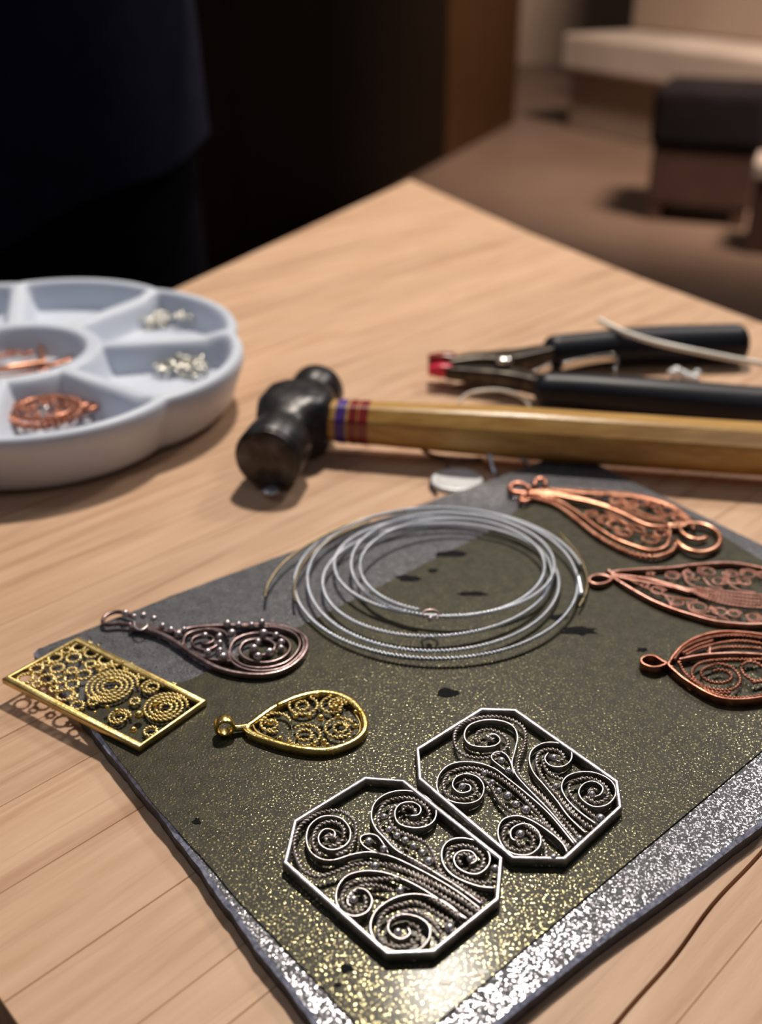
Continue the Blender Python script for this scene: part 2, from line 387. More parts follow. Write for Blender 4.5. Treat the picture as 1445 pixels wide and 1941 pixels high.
# ------------------------------------------------------------------ slate plate and olive film
PT = 0.0045; FT = 0.0050
Z = lambda h: TZ+h
pe = [(60,1232),(178,1185),(330,1124),(500,1062),(640,1010),(800,955),(1000,885)] 
plate_px = [(590,1931),(469,1773),(373,1636),(290,1526),(178,1389),(62,1236),(66,1229),
            (178,1185),(330,1124),(500,1062),(700,988),(1000,883),(1050,861),(1073,856),(1098,860),
            (1250,935),(1445,1030),(1600,1106),(1750,1182),(1758,1195),(1750,1205),(1445,1562),(1300,1672),(1134,1790),(949,1938),(800,2060),(740,2110),(720,2108)]
def jitter_outline(px, h, amp, step):
    P = pl(px, h); R, L = resample([tuple(p) for p in P], step, True)
    out = []
    rr = random.Random(3); ph = [rr.uniform(0,6.28) for _ in range(8)]
    for i, p in enumerate(R):
        s = i*step; j = amp*(math.sin(s*310+ph[0])*0.5+math.sin(s*790+ph[1])*0.35+math.sin(s*1700+ph[2])*0.25+rr.uniform(-.25,.25))
        c = np.array([0.12,0.26]); d = np.array(p[:2])-c; d /= np.linalg.norm(d)
        out.append((p[0]+d[0]*j, p[1]+d[1]*j))
    return out
plate = thing('slate_slab', 'flat grey slate slab lying under all the pendants and the wire coil', 'slab', at(800,1400))
po = jitter_outline(plate_px, PT, 0.00025, 0.002)
n_ = len(po); po_in = []
for i in range(n_):
    p = np.array(po[i]); t = np.array(po[(i+1)%n_])-np.array(po[i-1]); t /= np.linalg.norm(t); q = np.array((-t[1], t[0]))
    po_in.append((p[0]-q[0]*0.0009, p[1]-q[1]*0.0009) )
area2 = sum(po[i][0]*po[(i+1)%n_][1]-po[(i+1)%n_][0]*po[i][1] for i in range(n_))
if area2 > 0: po_in = [(2*po[i][0]-po_in[i][0], 2*po[i][1]-po_in[i][1]) for i in range(n_)]
V = [(x,y,TZ) for x,y in po]+[(x,y,Z(PT-0.0009)) for x,y in po]
F = [(i,(i+1)%n_,n_+(i+1)%n_,n_+i) for i in range(n_)]
F.append(tuple(range(n_))[::-1])
mesh('slab_side', V, F, M_SIDE, plate, smooth=False, label='vertical side of the slab, coloured dark for the shadow under its edge')
V = V[n_:]; F = []; V += [(x,y,Z(PT)) for x,y in po_in]; F += [(i,(i+1)%n_,n_+(i+1)%n_,n_+i) for i in range(n_)]
mesh('chipped_edge', V, F, M_EDGE, plate, smooth=False, label='bright chipped rim of the slab')
prism('slab_face', po_in, Z(PT-0.0009), Z(PT), M_SLATE, plate)

film_px = [(667,1930),(600,1860),(450,1704),(386,1628),(300,1534),(215,1425),(150,1340),(140,1330),(250,1310),(358,1290),(420,1258),(585,1179),(780,1081),(918,1012),(985,962),(1080,942),
           (1310,978),(1445,1062),(1590,1150),(1640,1190),(1640,1230),(1500,1376),(1352,1500),(1120,1693),(900,1877),(800,1960),(740,2000)]
fo = jitter_outline(film_px, FT, 0.00012, 0.003)
fm = prism('olive_sheet', fo, Z(PT), Z(FT), M_FILM); center_mesh(fm)
tagit(fm, 'thin olive green speckled sheet laid over the grey slate slab', 'sheet')
# marks on the sheet: ink blots
def blot(px, py, rx, ry, h, m, name, label, sd):
    rr = random.Random(sd); P = []
    for k in range(14):
        a = 2*math.pi*k/14; q = rr.uniform(0.6,1.15); P.append(at(px+rx*q*math.cos(a), py+ry*q*math.sin(a), h))
    o = prism(name, [(p.x,p.y) for p in P], Z(h), Z(h+0.00012), m, fm)
    o['label'] = label
for k, (x, y, rx, ry) in enumerate(((848,1314,22,10),(373,1557,9,7),(657,1836,13,10),(640,1868,9,5),(862,1050,34,8),(775,1096,26,6),(895,1126,30,5),(820,1082,12,5),(1098,1196,36,10),(1218,1232,12,5),(1060,1170,20,6),(1088,916,14,4))):
    if k == 11: continue
    blot(x, y, rx, ry, FT, M_BLACKBLOT, 'ink_blot', 'black blot on the sheet', k)
for k, (x, y, rx, ry) in enumerate(((915,1842,12,7),(848,1862,18,5))):
    blot(x, y, rx, ry, FT, M_WHITEFLAKE, 'white_flake', 'white flake stuck on the sheet', 40+k)

# ------------------------------------------------------------------ octagonal silver pendants
def octagon(corners, crp, plains, ropes, beads, loops, label, hf=0.0028, drop=0.0003):
    h = FT+hf; C = pl(corners, h); c = sum(C, Vector())/8
    t = thing('octagonal_pendant', label, 'pendant', (c.x, c.y, Z(FT)), 'octagonal silver filigree pendants')
    # frame wire: traced along the outer top edge -> move in by half its width
    w = 0.00125; I = []
    for i in range(8):
        p = C[i]; a = (C[i-1]-p).normalized(); b = (C[(i+1)%8]-p).normalized(); s = a.cross(b).length
        I.append(p+(a+b)*(w/2)/s)
    V, F = sweep([tuple(p) for p in I], rrect(w, hf, -hf, 0.00042), True)
    mesh('frame', V, F, M_SILVERFR, t)
    hh = h-drop
    for P in plains: flat_wire(t, pl(crp(P), hh), 0.00048, 0.0020, M_SILVERWIRE)
    for P in loops: flat_wire(t, pl(crp(P), hh), 0.00042, 0.0018, M_SILVERWIRE, name='loop_wire')
    for P in ropes: rope(t, pl(crp(P), hh+0.0002), 0.00130, 0.0024, M_SILVERROPE)
    for b in beads:
        x, y = crp([b[:2]])[0]; r = b[2]*1e-5 if len(b) > 2 else 0.00085
        p = at(x, y, hh+0.0004); bead(t, (p.x, p.y, p.z-r*0.6), r, M_BEAD)
    return t
A8 = [(691,1470),(767,1476),(955,1625),(948,1705),(824,1806),(732,1810),(535,1635),(555,1553)]
ca = crop(500,1420,480/1445)
octagon(A8, ca,
 plains=[[(1238,910),(1120,820),(1000,745),(850,665),(720,608),(600,585),(500,600),(400,630),(320,622),(262,575),(243,500),(262,435),(315,390),(375,378),(445,395),(492,455),(485,525),(430,565),(370,570),(322,540),(313,495),(345,455),(395,460),(408,490),(385,510)],
  [(1245,880),(1120,790),(1000,715),(880,640),(760,575),(690,505),(640,450),(614,380),(637,300),(715,247),(820,235),(920,265),(980,330),(975,400),(920,440),(840,445),(770,420),(748,360),(780,310),(850,300),(895,330),(885,370),(832,378)],
  [(1320,790),(1220,778),(1100,730),(1035,670),(1015,590),(1050,525),(1130,505),(1230,530),(1288,600),(1280,665),(1225,708),(1160,703),(1100,665),(1088,612),(1130,578),(1190,585),(1215,630),(1175,655)],
  [(1165,970),(1000,855),(850,765),(700,705),(580,693),(480,718),(425,780),(413,860),(445,920),(515,950),(590,925),(618,860),(585,803),(530,795),(485,835),(480,880),(505,893)],
  [(1145,965),(1050,880),(940,835),(840,825),(740,850),(650,910),(610,990),(625,1070),(690,1130),(790,1157),(885,1140),(942,1080),(945,1010),(890,960),(800,940),(730,965),(710,1020),(740,1065),(790,1080),(835,1050),(820,1012)]],
 ropes=[[(1150,860),(1000,775),(870,715),(760,660),(640,645),(520,650),(400,695),(310,715),(230,683),(190,610),(175,520),(210,430),(290,370),(380,343),(460,352),(520,405),(525,490),(480,565),(410,595)],
  [(330,600),(285,540),(290,470),(330,420),(400,405),(455,440),(455,500),(420,535),(370,545)],[(365,520),(355,490),(390,478),(415,500)],
  [(1270,855),(1120,790),(1030,715),(900,655),(790,580),(700,490),(655,410),(670,330),(720,285),(820,268),(905,300),(948,360),(910,412),(845,418),(790,400)],
  [(735,320),(720,395),(765,455),(850,490),(925,525),(975,590),(990,650),(1025,705)],
  [(800,350),(800,320),(850,325),(870,345)],
  [(1325,750),(1230,752),(1120,712),(1060,650),(1055,580),(1120,542),(1200,555),(1255,610),(1240,670),(1180,690)],[(1130,650),(1110,610),(1150,590),(1200,610),(1195,645)],
  [(1240,925),(1100,830),(1000,770),(860,700),(700,655)],
  [(1255,870),(1180,800),(1060,735)],
  [(1200,945),(1100,880),(980,805),(860,740),(750,730),(620,735),(510,755),(450,820),(462,890),(530,920),(580,890),(580,830)],
  [(1120,950),(1020,880),(950,840)],
  [(740,800),(660,772),(570,768),(520,800),(480,850)],
  [(1085,985),(985,925),(880,868),(780,880),(700,915),(655,990),(670,1075),(740,1115),(830,1110),(890,1065),(880,1010),(830,985)],
  [(1015,1105),(1012,1040),(955,965),(860,912),(790,928),(700,985)]],
 beads=[(687,378,90),(715,450,90),(760,487,95),(808,512,98),(856,545,100),(905,583,100),(942,630,120),(1178,620,85),(1320,672,100),(513,850,105),(778,797,100),(636,657,110),(766,1035,90),(1062,1010,115),(600,517,105),(685,560,100),(385,492,70),(865,352,55)],
 loops=[[(705,605),(620,580),(562,540),(553,500),(590,483),(645,492),(690,550),(712,595)]],
 label='nearer octagonal silver pendant with five filigree scrolls, at the near end of the olive sheet')
B8 = [(911,1340),(979,1342),(1174,1479),(1181,1530),(1073,1630),(971,1628),(792,1476),(787,1417)]
cb = crop(760,1310,460/1445)
octagon(B8, cb,
 plains=[[(1050,905),(900,725),(765,585),(690,500),(662,430),(680,350),(695,270),(670,208),(600,175),(500,170),(410,200),(378,260),(408,312),(480,330),(560,322),(592,290),(565,255),(520,258)],
  [(1035,910),(890,735),(755,612),(640,520),(560,460),(460,425),(350,420),(268,450),(218,520),(225,600),(290,650),(390,667),(470,640),(495,570),(460,512),(390,490),(330,510),(308,560),(350,602),(410,592),(412,560),(370,548)],
  [(1105,845),(1000,745),(930,650),(860,565),(790,480),(765,400),(790,340),(860,305),(950,310),(1012,350),(1012,410),(960,447),(890,440),(858,400),(880,362)],
  [(1165,790),(1060,712),(990,640),(958,570),(985,510),(1060,480),(1160,485),(1250,530),(1282,600),(1240,667),(1160,687),(1090,652),(1060,600),(1090,550),(1150,535),(1203,570),(1190,612),(1150,628)],
  [(993,960),(960,900),(880,832),(780,768),(690,740),(610,762),(578,830),(600,910),(660,962),(760,972),(827,920),(827,850),(780,800),(720,788),(660,820),(658,870),(690,890)]],
 ropes=[[(1010,850),(870,650),(770,555),(705,480),(705,400),(742,300),(738,222),(680,170),(580,145),(470,150),(370,185),(322,250),(335,330),(400,378),(500,390),(590,362),(640,310),(620,258),(540,222),(465,235),(447,280),(490,300)],
  [(545,290),(550,275),(520,270)],
  [(1000,930),(880,790),(770,660),(670,565),(560,490),(440,450),(330,460),(262,520),(265,590),(320,628),(400,630),(455,590),(430,535),(370,520)],
  [(720,735),(650,700),(580,630),(540,560),(490,510),(440,480),(340,490)],
  [(1070,870),(960,740),(850,620),(780,560)],
  [(1110,800),(1020,700),(925,600),(855,515),(812,430),(825,362),(885,338),(950,352),(975,392),(930,415)],
  [(975,520),(905,492),(860,445),(845,385)],
  [(1150,810),(1060,750),(985,680),(930,600)],
  [(1185,760),(1100,695),(1020,620),(1008,550),(1080,512),(1160,518),(1232,570),(1230,630),(1165,655),(1110,620)],
  [(1125,610),(1130,580),(1170,580)],
  [(868,990),(862,910),(810,830),(710,772),(640,790),(610,850),(632,912),(700,940),(775,930),(792,870),(750,825)],
  [(690,860),(700,900),(740,905)],
  [(1010,920),(930,850),(850,780),(760,735)]],
 beads=[(500,480,85),(545,535,85),(583,585,90),(638,613,125),(686,665,110),(745,697,125),(366,558,95),(641,465,100),(600,405,110),(912,388,110),(925,558,95),(1140,605,90),(1190,747,130),(1066,870,95),(910,980,95),(712,842,115),(520,272,80)],
 loops=[[(655,490),(590,442),(542,400),(550,370),(590,358),(632,380),(658,430),(672,490)]],
 label='farther octagonal silver pendant touching the other one, towards the right edge of the olive sheet')

# ------------------------------------------------------------------ gold rectangle pendant
def offset_poly(C, d):
    n = len(C); I = []
    for i in range(n):
        p = C[i]; a = (C[i-1]-p).normalized(); b = (C[(i+1)%n]-p).normalized(); s = a.cross(b).length; I.append(p+(a+b)*d/max(s,.2))
    return I
cr3 = crop(0,1140,420/1445)
hf = 0.0022; h = FT+hf
C = pl([(4,1284),(146,1206),(391,1328),(266,1416)], h); c = sum(C, Vector())/4
t = thing('rectangular_pendant', 'gold rectangular filigree pendant overhanging the left corner of the slate slab', 'pendant', (c.x,c.y,Z(FT)))
V, F = sweep([tuple(p) for p in offset_poly(C, 0.0007)], rrect(0.0016, hf, -hf, 0.0004), True); mesh('frame', V, F, M_GOLDDULL, t)
hh = h-0.0002
def rosette(t, cx, cy, rx, r_in, turns, d, m, crp, scale, h, name='twisted_spiral', a0=0.0, sgn=1):
    x, y = crp([(cx,cy)])[0]; p = at(x, y, h); R = wr(x, y, rx*scale, h)
    return rope(t, spiral(p, R, R*r_in, turns, a0, sgn), d, None, m, name=name, seg=6, pn=10)
s3 = 420/1445
rosette(t, 722, 545, 175, 0.22, 4.0, 0.00125, M_GOLDROPE, cr3, s3, hh)
rosette(t, 1075, 680, 148, 0.18, 3.6, 0.00125, M_GOLDROPE, cr3, s3, hh)
rosette(t, 775, 745, 78, 0.3, 1.9, 0.0011, M_GOLDROPE, cr3, s3, hh)
rosette(t, 988, 548, 76, 0.3, 1.9, 0.0011, M_GOLDROPE, cr3, s3, hh)
rosette(t, 690, 445, 60, 0.3, 1.5, 0.0006, M_GOLDROPE, cr3, s3, hh-0.0004)
for (x, y, r) in ((165,492,50),(238,428,42),(302,497,50),(360,358,44),(372,425,44),(480,358,46),(515,290,42),(600,325,48),(690,372,46),(468,440,30),(545,467,46),(425,597,54),(470,530,42),(762,385,34),(838,415,32),(982,835,42),(505,668,40),(300,395,26),(430,310,30),(570,270,26),(395,500,32),(590,400,34),(350,560,26),(240,530,28),(610,640,34),(935,470,34),(1120,540,26),(880,640,30),(1180,600,26),(660,420,30),(480,610,26)):
    xx, yy = cr3([(x,y)])[0]; p = at(xx, yy, hh-0.0002); R = wr(xx, yy, r*s3, hh)
    rope(t, spiral(p, R, R, 0.97, 0), 0.0013, 0.0021, M_GOLDROPE, closed=True, name='twisted_ring', seg=6, pn=8)
for (x, y, r) in ((725,512,90),(1012,662,95),(905,738,125),(870,838,100),(760,715,85),(640,425,75),(925,560,60),(700,690,65)):
    xx, yy = cr3([(x,y)])[0]; p = at(xx, yy, hh+0.0006); bead(t, p, r*1e-5, M_GOLD)
for (x, y) in ((205,455),(335,400),(420,340),(545,330),(640,290),(260,470),(420,470),(500,480),(330,540),(380,590),(560,590),(540,400),(720,420),(800,400),(540,700),(620,725)):
    xx, yy = cr3([(x,y)])[0]; p = at(xx, yy, hh+0.0001); bead(t, p, 0.0005, M_GOLD, name='grain')

# ------------------------------------------------------------------ teardrop helpers
def outline_frame(t, P3, w, hgt, m, b=None, ds=0.0008):
    """closed frame traced on its outer top edge"""
    R, L = resample(catmull(P3, True, 10), ds, True)
    c = R.mean(0); Q = np.array(R); T = np.roll(Q,-1,0)-np.roll(Q,1,0); T /= np.linalg.norm(T,axis=1)[:,None]
    Nn = np.stack([-T[:,1],T[:,0],0*T[:,0]],1)
    ar = 0.5*np.sum(Q[:,0]*np.roll(Q[:,1],-1)-np.roll(Q[:,0],-1)*Q[:,1]); sg = 1 if ar > 0 else -1
    Q = Q+Nn*sg*w/2
    V, F = sweep(Q, rrect(w, hgt, -hgt, b), True); return mesh('frame', V, F, m, t)
# gold teardrop
c4 = crop(380,1270,360/1445); s4 = 360/1445
h = FT+0.0024
out = c4([(330,415),(400,360),(540,262),(700,188),(830,152),(930,142),(1050,158),(1160,208),(1240,290),(1275,370),(1270,450),(1215,520),(1110,575),(980,610),(840,612),(690,590),(540,550),(400,500),(335,460)])
P3 = pl(out, h); c = sum(P3, Vector())/len(P3)
t = thing('teardrop_pendant', 'small bright gold teardrop pendant on the olive sheet right of the gold rectangle', 'pendant', (c.x,c.y,Z(FT)))
outline_frame(t, P3, 0.0019, 0.0026, M_GOLD, 0.0006)
hh = h-0.0003
for (x,y,r,ri,tn,a0,sg) in ((532,400,78,0.5,1.2,2,1),(570,390,115,0.9,0.8,0,1),(780,262,54,0.8,1.0,1,1),(790,255,115,0.85,0.75,2.8,1),(1040,250,75,0.3,1.6,0,1),(1010,255,95,0.9,0.6,1.8,1),(795,480,66,0.8,1.1,0,-1),(795,480,130,0.85,0.85,3.4,1),(1070,430,62,0.7,1.2,0,1),(1060,430,118,0.85,0.85,0.5,1)):
    rosette(t, x, y, r, ri, tn, 0.0012, M_GOLDROPE, c4, s4, hh, a0=a0, sgn=sg)
rope(t, pl(c4([(395,400),(430,460),(520,505),(640,550),(780,580),(960,580)]), hh), 0.0006, 0.0012, M_GOLDROPE, seg=6)
rope(t, pl(c4([(1020,590),(1120,545),(1200,480),(1215,400),(1180,330)]), hh), 0.0006, 0.0012, M_GOLDROPE, seg=6)
for (x,y,r) in ((535,400,95),(600,268,85),(725,352,80),(830,350,80),(915,365,110),(885,188,85),(1048,245,80),(1030,285,95),(940,545,90),(605,522,85),(1180,428,80),(1045,352,75),(870,560,70),(1180,320,65),(965,570,70)):
    xx, yy = c4([(x,y)])[0]; bead(t, at(xx,yy,hh+0.0003), r*1e-5, M_GOLD)
# bail: upright band ring whose hole faces the viewer, plus a collar
bc = at(*c4([(185,425)])[0], FT+0.0031); tip = at(*c4([(340,435)])[0], FT+0.0016)
ax = (tip-bc); ax.z = 0; ax.normalize(); sd = Vector((ax.y,-ax.x,0))
ring = [bc+ax*0.0024*math.cos(a)+Vector((0,0,0.0024*math.sin(a))) for a in np.linspace(0,2*math.pi,33)[:-1]]
V, F = sweep([tuple(p) for p in ring], rrect(0.0010,0.0030,-0.0015,0.0003), True, up=tuple(sd)); mesh('bail', V, F, M_GOLD, t)
tube(t, [tuple(bc+ax*0.0022+Vector((0,0,-0.0012))), tuple((bc+tip)/2+ax*0.001+Vector((0,0,-.0008))), tuple(tip+ax*0.001)], 0.0010, M_GOLD, 'collar', smoothpath=False, ds=0.0005)

# dark silver teardrop with many beads
c5 = crop(180,1130,440/1445); s5 = 440/1445
h = FT+0.0022
out = c5([(215,190),(300,200),(400,232),(480,275),(600,358),(740,438),(880,478),(1040,488),(1180,458),(1280,392),(1330,310),(1315,240),(1240,192),(1150,168),(1040,160),(900,165),(740,168),(600,180),(500,205),(400,192),(300,175),(230,165)])
P3 = pl(out, h); c = sum(P3, Vector())/len(P3)
t = thing('teardrop_pendant', 'dark silver teardrop pendant covered with round beads beside the wire coil', 'pendant', (c.x,c.y,Z(FT)))
outline_frame(t, P3, 0.0013, 0.0022, M_DARKSIL, 0.0003)
hh = h-0.0002
flat_wire(t, pl(c5([(545,300),(560,240),(620,210),(720,198),(800,215),(830,260)]), hh), 0.0006, 0.0018, M_DARKSIL)
flat_wire(t, pl(c5([(860,400),(700,385),(600,340),(555,290),(570,235),(650,205),(740,205),(790,240),(770,290),(700,330),(630,315),(600,280),(620,250),(680,235),(730,250),(735,275),(690,292),(660,280)]), hh), 0.0006, 0.0018, M_DARKSIL)
flat_wire(t, pl(c5([(870,180),(1000,185),(1130,190),(1230,220),(1275,280),(1250,350),(1180,410),(1060,440),(940,430),(860,380),(840,320),(880,260),(970,228),(1080,225),(1170,250),(1215,300),(1190,360),(1110,400),(1010,405),(930,375),(900,330),(930,280),(1000,262),(1080,268),(1120,300),(1100,340),(1040,360),(980,340),(970,310),(1010,295)]), hh), 0.0007, 0.0018, M_DARKSIL)
flat_wire(t, pl(c5([(830,330),(850,400),(940,450),(1060,460),(1180,435),(1270,365),(1300,300),(1270,225),(1180,190),(1080,180)]), hh), 0.0007, 0.0018, M_DARKSIL)
for (x,y,r) in ((190,108,100),(242,128,80),(302,122,95),(368,142,90),(420,185,82),(474,210,85),(520,237,100),(555,207,75),(825,172,105),(895,178,85),(975,180,80),(1040,163,90),(852,232,115),(1050,232,115),(1127,245,90),(775,252,95),(778,292,85),(702,350,100),(778,340,90),(797,380,120),(686,246,90),(990,325,105),(1016,285,85),(1015,375,105),(1087,350,120),(1160,287,95),(1158,325,90)):
    xx, yy = c5([(x,y)])[0]; bead(t, at(xx,yy,hh+0.0008), r*1.25e-5, M_DARKBEAD)
tube(t, pl(c5([(235,180),(150,172),(75,178),(48,158),(75,118),(140,98),(200,112),(250,140)]), FT+0.0012), 0.0007, M_DARKSIL, 'bail')
tube(t, pl(c5([(245,155),(250,195),(290,210),(325,185),(320,160)]), FT+0.0028), 0.0003, M_BEAD, 'jump_ring')

# ------------------------------------------------------------------ copper pendants
# copper one, rope-edged, big curl
c7 = crop(940,880,505/1445); s7 = 505/1445
h = FT+0.0026
t = thing('teardrop_pendant', 'orange copper teardrop pendant with rope edge and big curl by the far slab corner', 'pendant', at(*c7([(600,280)])[0], FT))
edge_low = [(180,165),(250,180),(330,208),(410,262),(480,318),(560,380),(670,440),(780,482),(880,490),(960,460),(985,420)]
edge_up = [(210,135),(300,128),(400,132),(560,140),(720,152),(870,182),(990,232),(1055,290),(1080,345)]
rope(t, pl(c7(edge_low), h), 0.0024, 0.0038, M_COPPER, label='thick twisted rope edge', seg=10)
rope(t, pl(c7(edge_up), h), 0.0019, 0.0032, M_COPPER, label='thick twisted rope edge')
flat_wire(t, pl(c7([(190,150),(330,188),(430,245),(530,320),(640,392),(740,432),(840,460),(920,440),(945,380),(940,330)]), h), 0.0011, 0.0018, M_COPPER)
flat_wire(t, pl(c7([(190,145),(330,140),(480,152),(640,160),(800,178),(930,215),(1010,265),(1040,310),(1000,335),(940,332)]), h), 0.0011, 0.0018, M_COPPER)
flat_wire(t, pl(c7([(180,150),(300,160),(420,180),(520,202),(620,232),(700,265),(780,305),(850,328),(930,330)]), h+0.0004), 0.0014, 0.0018, M_COPPER, name='centre_rib')
flat_wire(t, pl(c7([(180,140),(300,150),(420,172),(520,195),(620,225)]), h+0.0002), 0.0012, 0.0018, M_COPPER, name='centre_rib')
tube(t, pl(c7([(925,335),(1000,332),(1080,325),(1150,338),(1205,375),(1215,420),(1185,462),(1110,482),(1030,462),(975,415)]), FT+0.0018), 0.0011, M_COPPER, 'curl_wire', label='big open curl at the broad end')
tube(t, pl(c7([(995,338),(1010,372),(1050,400),(1100,412),(1145,400)]), FT+0.0016), 0.0009, M_COPPER, 'curl_wire')
for (x,y,r,tn,a0,sg) in ((600,302,52,1.6,0,1),(700,368,50,1.5,2,1),(838,402,55,1.3,1,-1),(928,250,60,1.2,3,1),(790,205,55,1.5,0,1),(1000,292,42,1.2,1,1),(660,195,46,1.5,1,-1),(860,215,38,1.4,2,1),(520,270,38,1.4,0,1),(650,330,60,0.8,0,1),(750,350,62,0.7,5.5,1),(900,375,46,1.0,0,1),(730,225,44,1.4,3,-1),(560,165,30,1.1,0,1)):
    xx, yy = c7([(x,y)])[0]; p = at(xx,yy,h-0.0003); R = wr(xx,yy,r*s7,h)
    rope(t, spiral(p+Vector((0,0,0.0004)), R, R*0.45, tn, a0, sg), 0.0014, 0.0026, M_COPPER, seg=6)
for L_ in ([(640,215),(720,250),(830,290),(930,305)],[(620,205),(700,210),(800,260),(900,285),(960,260)],[(600,250),(680,290),(760,350),(820,370)]):
    rope(t, pl(c7(L_), h), 0.0014, 0.0026, M_COPPER)
tube(t, pl(c7([(190,140),(140,108),(90,112),(75,135),(110,158),(180,160)]), FT+0.0018), 0.0012, M_COPPERDARK, 'bail')
for q in ([(215,120),(210,95),(240,80),(268,92),(268,118)], [(170,165),(140,180),(135,198),(160,206),(185,190)]):
    tube(t, pl(c7(q), FT+0.0016), 0.0011, M_COPPERDARK, 'side_loop')
# copper two, pointed leaf
c8 = crop(1085,1040,360/1445); s8 = 360/1445
h = FT+0.0022
out = c8([(290,185),(330,160),(500,145),(740,132),(920,112),(1100,97),(1250,100),(1445,135),(1640,190),(1850,265),(2000,330),(1850,430),(1650,520),(1445,572),(1250,568),(1080,548),(920,505),(760,455),(600,388),(450,305),(330,230)])
P3 = pl(out, h); c = sum(P3, Vector())/len(P3)
t = thing('leaf_pendant', 'long pink copper leaf pendant with pointed ends, second from the far corner at right', 'pendant', (c.x,c.y,Z(FT)))
outline_frame(t, P3, 0.0009, 0.0022, M_COPPERPINK, 0.0003)
hh = h-0.0002
flat_wire(t, pl(c8([(300,190),(450,205),(600,228),(750,268),(860,298),(960,312)]), hh), 0.0009, 0.0018, M_COPPERPINK, name='centre_rib')
flat_wire(t, pl(c8([(330,205),(480,235),(640,262),(780,290),(900,325)]), hh), 0.0007, 0.0018, M_COPPERPINK, name='centre_rib')
for k, dy in enumerate((-26,-2,22,46,70)):
    x0 = 880+abs(k-2)*30
    rope(t, pl(c8([(x0,300+dy*0.45),(1050,325+dy*0.75),(1200,345+dy),(1445,370+dy),(1650,360+dy*0.7),(1850,345+dy*0.3)]), hh), 0.0012, 0.0025, M_COPPERPINK, seg=6, pn=8)
for (x,y,r,tn,a0,sg) in ((768,202,62,1.4,0,1),(1030,168,72,1.4,2,1),(1120,240,62,1.4,1,-1),(1345,185,70,1.5,0,1),(1315,245,56,1.5,2,1),(655,315,62,1.3,0,1),(800,400,58,1.4,3,1),(965,440,85,1.6,0,-1),(1130,470,64,1.3,2,1),(1240,490,58,1.4,0,1),(1385,515,62,1.4,1,-1),(890,190,50,1.3,1,1),(600,190,34,1.2,0,1),(1210,180,60,1.2,3,1),(1480,200,66,1.5,0,1),(1540,480,66,1.5,0,1),(1640,250,60,1.4,0,1),(1700,430,50,1.3,0,1),(560,275,34,1.2,0,1),(1250,230,95,0.6,1.5,1),(930,200,90,0.6,1.8,1)):
    xx, yy = c8([(x,y)])[0]; p = at(xx,yy,hh); R = wr(xx,yy,r*s8,h)
    rope(t, spiral(p, R, R*0.5, tn, a0, sg), 0.00085, 0.0015, M_COPPERPINK, seg=6, pn=8)
for L_ in ([(860,180),(870,240),(950,285),(1060,300)],[(1000,215),(1060,280),(1150,300)],[(1195,190),(1200,260),(1280,310),(1400,330)],[(700,340),(740,390),(760,430)],[(880,400),(900,460),(1000,500),(1100,520)],[(1060,430),(1120,500),(1200,540)],[(1330,500),(1360,550),(1445,560)],[(430,225),(560,290),(700,345),(830,370),(950,390)]):
    rope(t, pl(c8(L_), hh), 0.00085, 0.0015, M_COPPERPINK, seg=6, pn=8)
def flat_bail(t, c8f, px, hgt, w, m):
    R, L = resample(catmull(pl(c8f(px), FT+hgt+0.0002), True, 10), 0.0004, True)
    V, F = sweep(R, rrect(w, hgt, -hgt, w*0.3), True); mesh('bail', V, F, m, t)
flat_bail(t, c8, [(300,222),(250,255),(180,262),(135,240),(140,210),(190,193),(250,198)], 0.0020, 0.0008, M_COPPERPINK)
flat_wire(t, pl(c8([(270,155),(310,180),(350,210)]), h), 0.0009, 0.0018, M_COPPERPINK, name='tip_wrap')
# copper three, broad round leaf
c9 = crop(1200,1180,245/1445); s9 = 245/1445
h = FT+0.0028
out = c9([(385,460),(400,420),(445,350),(530,255),(660,168),(830,108),(1000,82),(1200,88),(1445,118),(1700,190),(1900,300),(2010,460),(1930,620),(1700,770),(1445,835),(1200,860),(1000,845),(850,795),(700,712),(560,620),(440,520)])
P3 = pl(out, h); c = sum(P3, Vector())/len(P3)
t = thing('leaf_pendant', 'broad rounded dark copper leaf pendant with rope scrolls, nearest of the copper ones', 'pendant', (c.x,c.y,Z(FT)))
outline_frame(t, P3, 0.0008, 0.0028, M_COPPERDARK, 0.00028)
hh = h-0.0003
flat_wire(t, pl(c9([(520,402),(700,365),(860,345),(1100,333),(1300,338),(1445,350),(1700,400),(1950,460)]), hh), 0.0007, 0.0022, M_COPPERPINK, name='centre_rib')
flat_wire(t, pl(c9([(865,345),(860,300),(870,265)]), hh), 0.0005, 0.0020, M_COPPERPINK, name='cross_bar')
for L_ in ([(470,400),(530,315),(640,235),(830,165),(1000,135),(1200,130),(1445,160),(1700,235),(1880,330)],
           [(600,350),(700,300),(800,262),(1000,212),(1200,192),(1445,220),(1700,300),(1850,370)],
           [(830,320),(920,280),(1050,262),(1200,262),(1445,278),(1680,345)],
           [(560,330),(640,290),(740,240),(900,190)],
           [(1750,430),(1445,400),(1300,402),(1100,398),(960,405),(850,415),(730,455),(665,540),(715,635),(850,712),(1000,742),(1130,728),(1205,650),(1180,550),(1090,475),(960,450),(850,480),(772,530),(785,590),(860,640),(980,662),(1075,640),(1115,590),(1060,530),(975,512),(900,530)],
           [(440,470),(480,540),(580,620),(700,690),(850,760),(1000,805),(1200,825),(1445,800),(1700,730)],
           [(520,420),(560,500),(620,580),(720,660),(840,740),(960,770),(1100,770)],
           [(1215,470),(1300,425),(1400,440),(1480,500),(1500,580),(1420,640),(1330,620),(1250,560),(1215,490)],
           [(1340,660),(1450,640),(1580,620),(1700,560),(1680,480),(1580,470),(1530,540)]):
    rope(t, pl(c9(L_), hh), 0.0013, 0.0024, M_COPPERDARK)
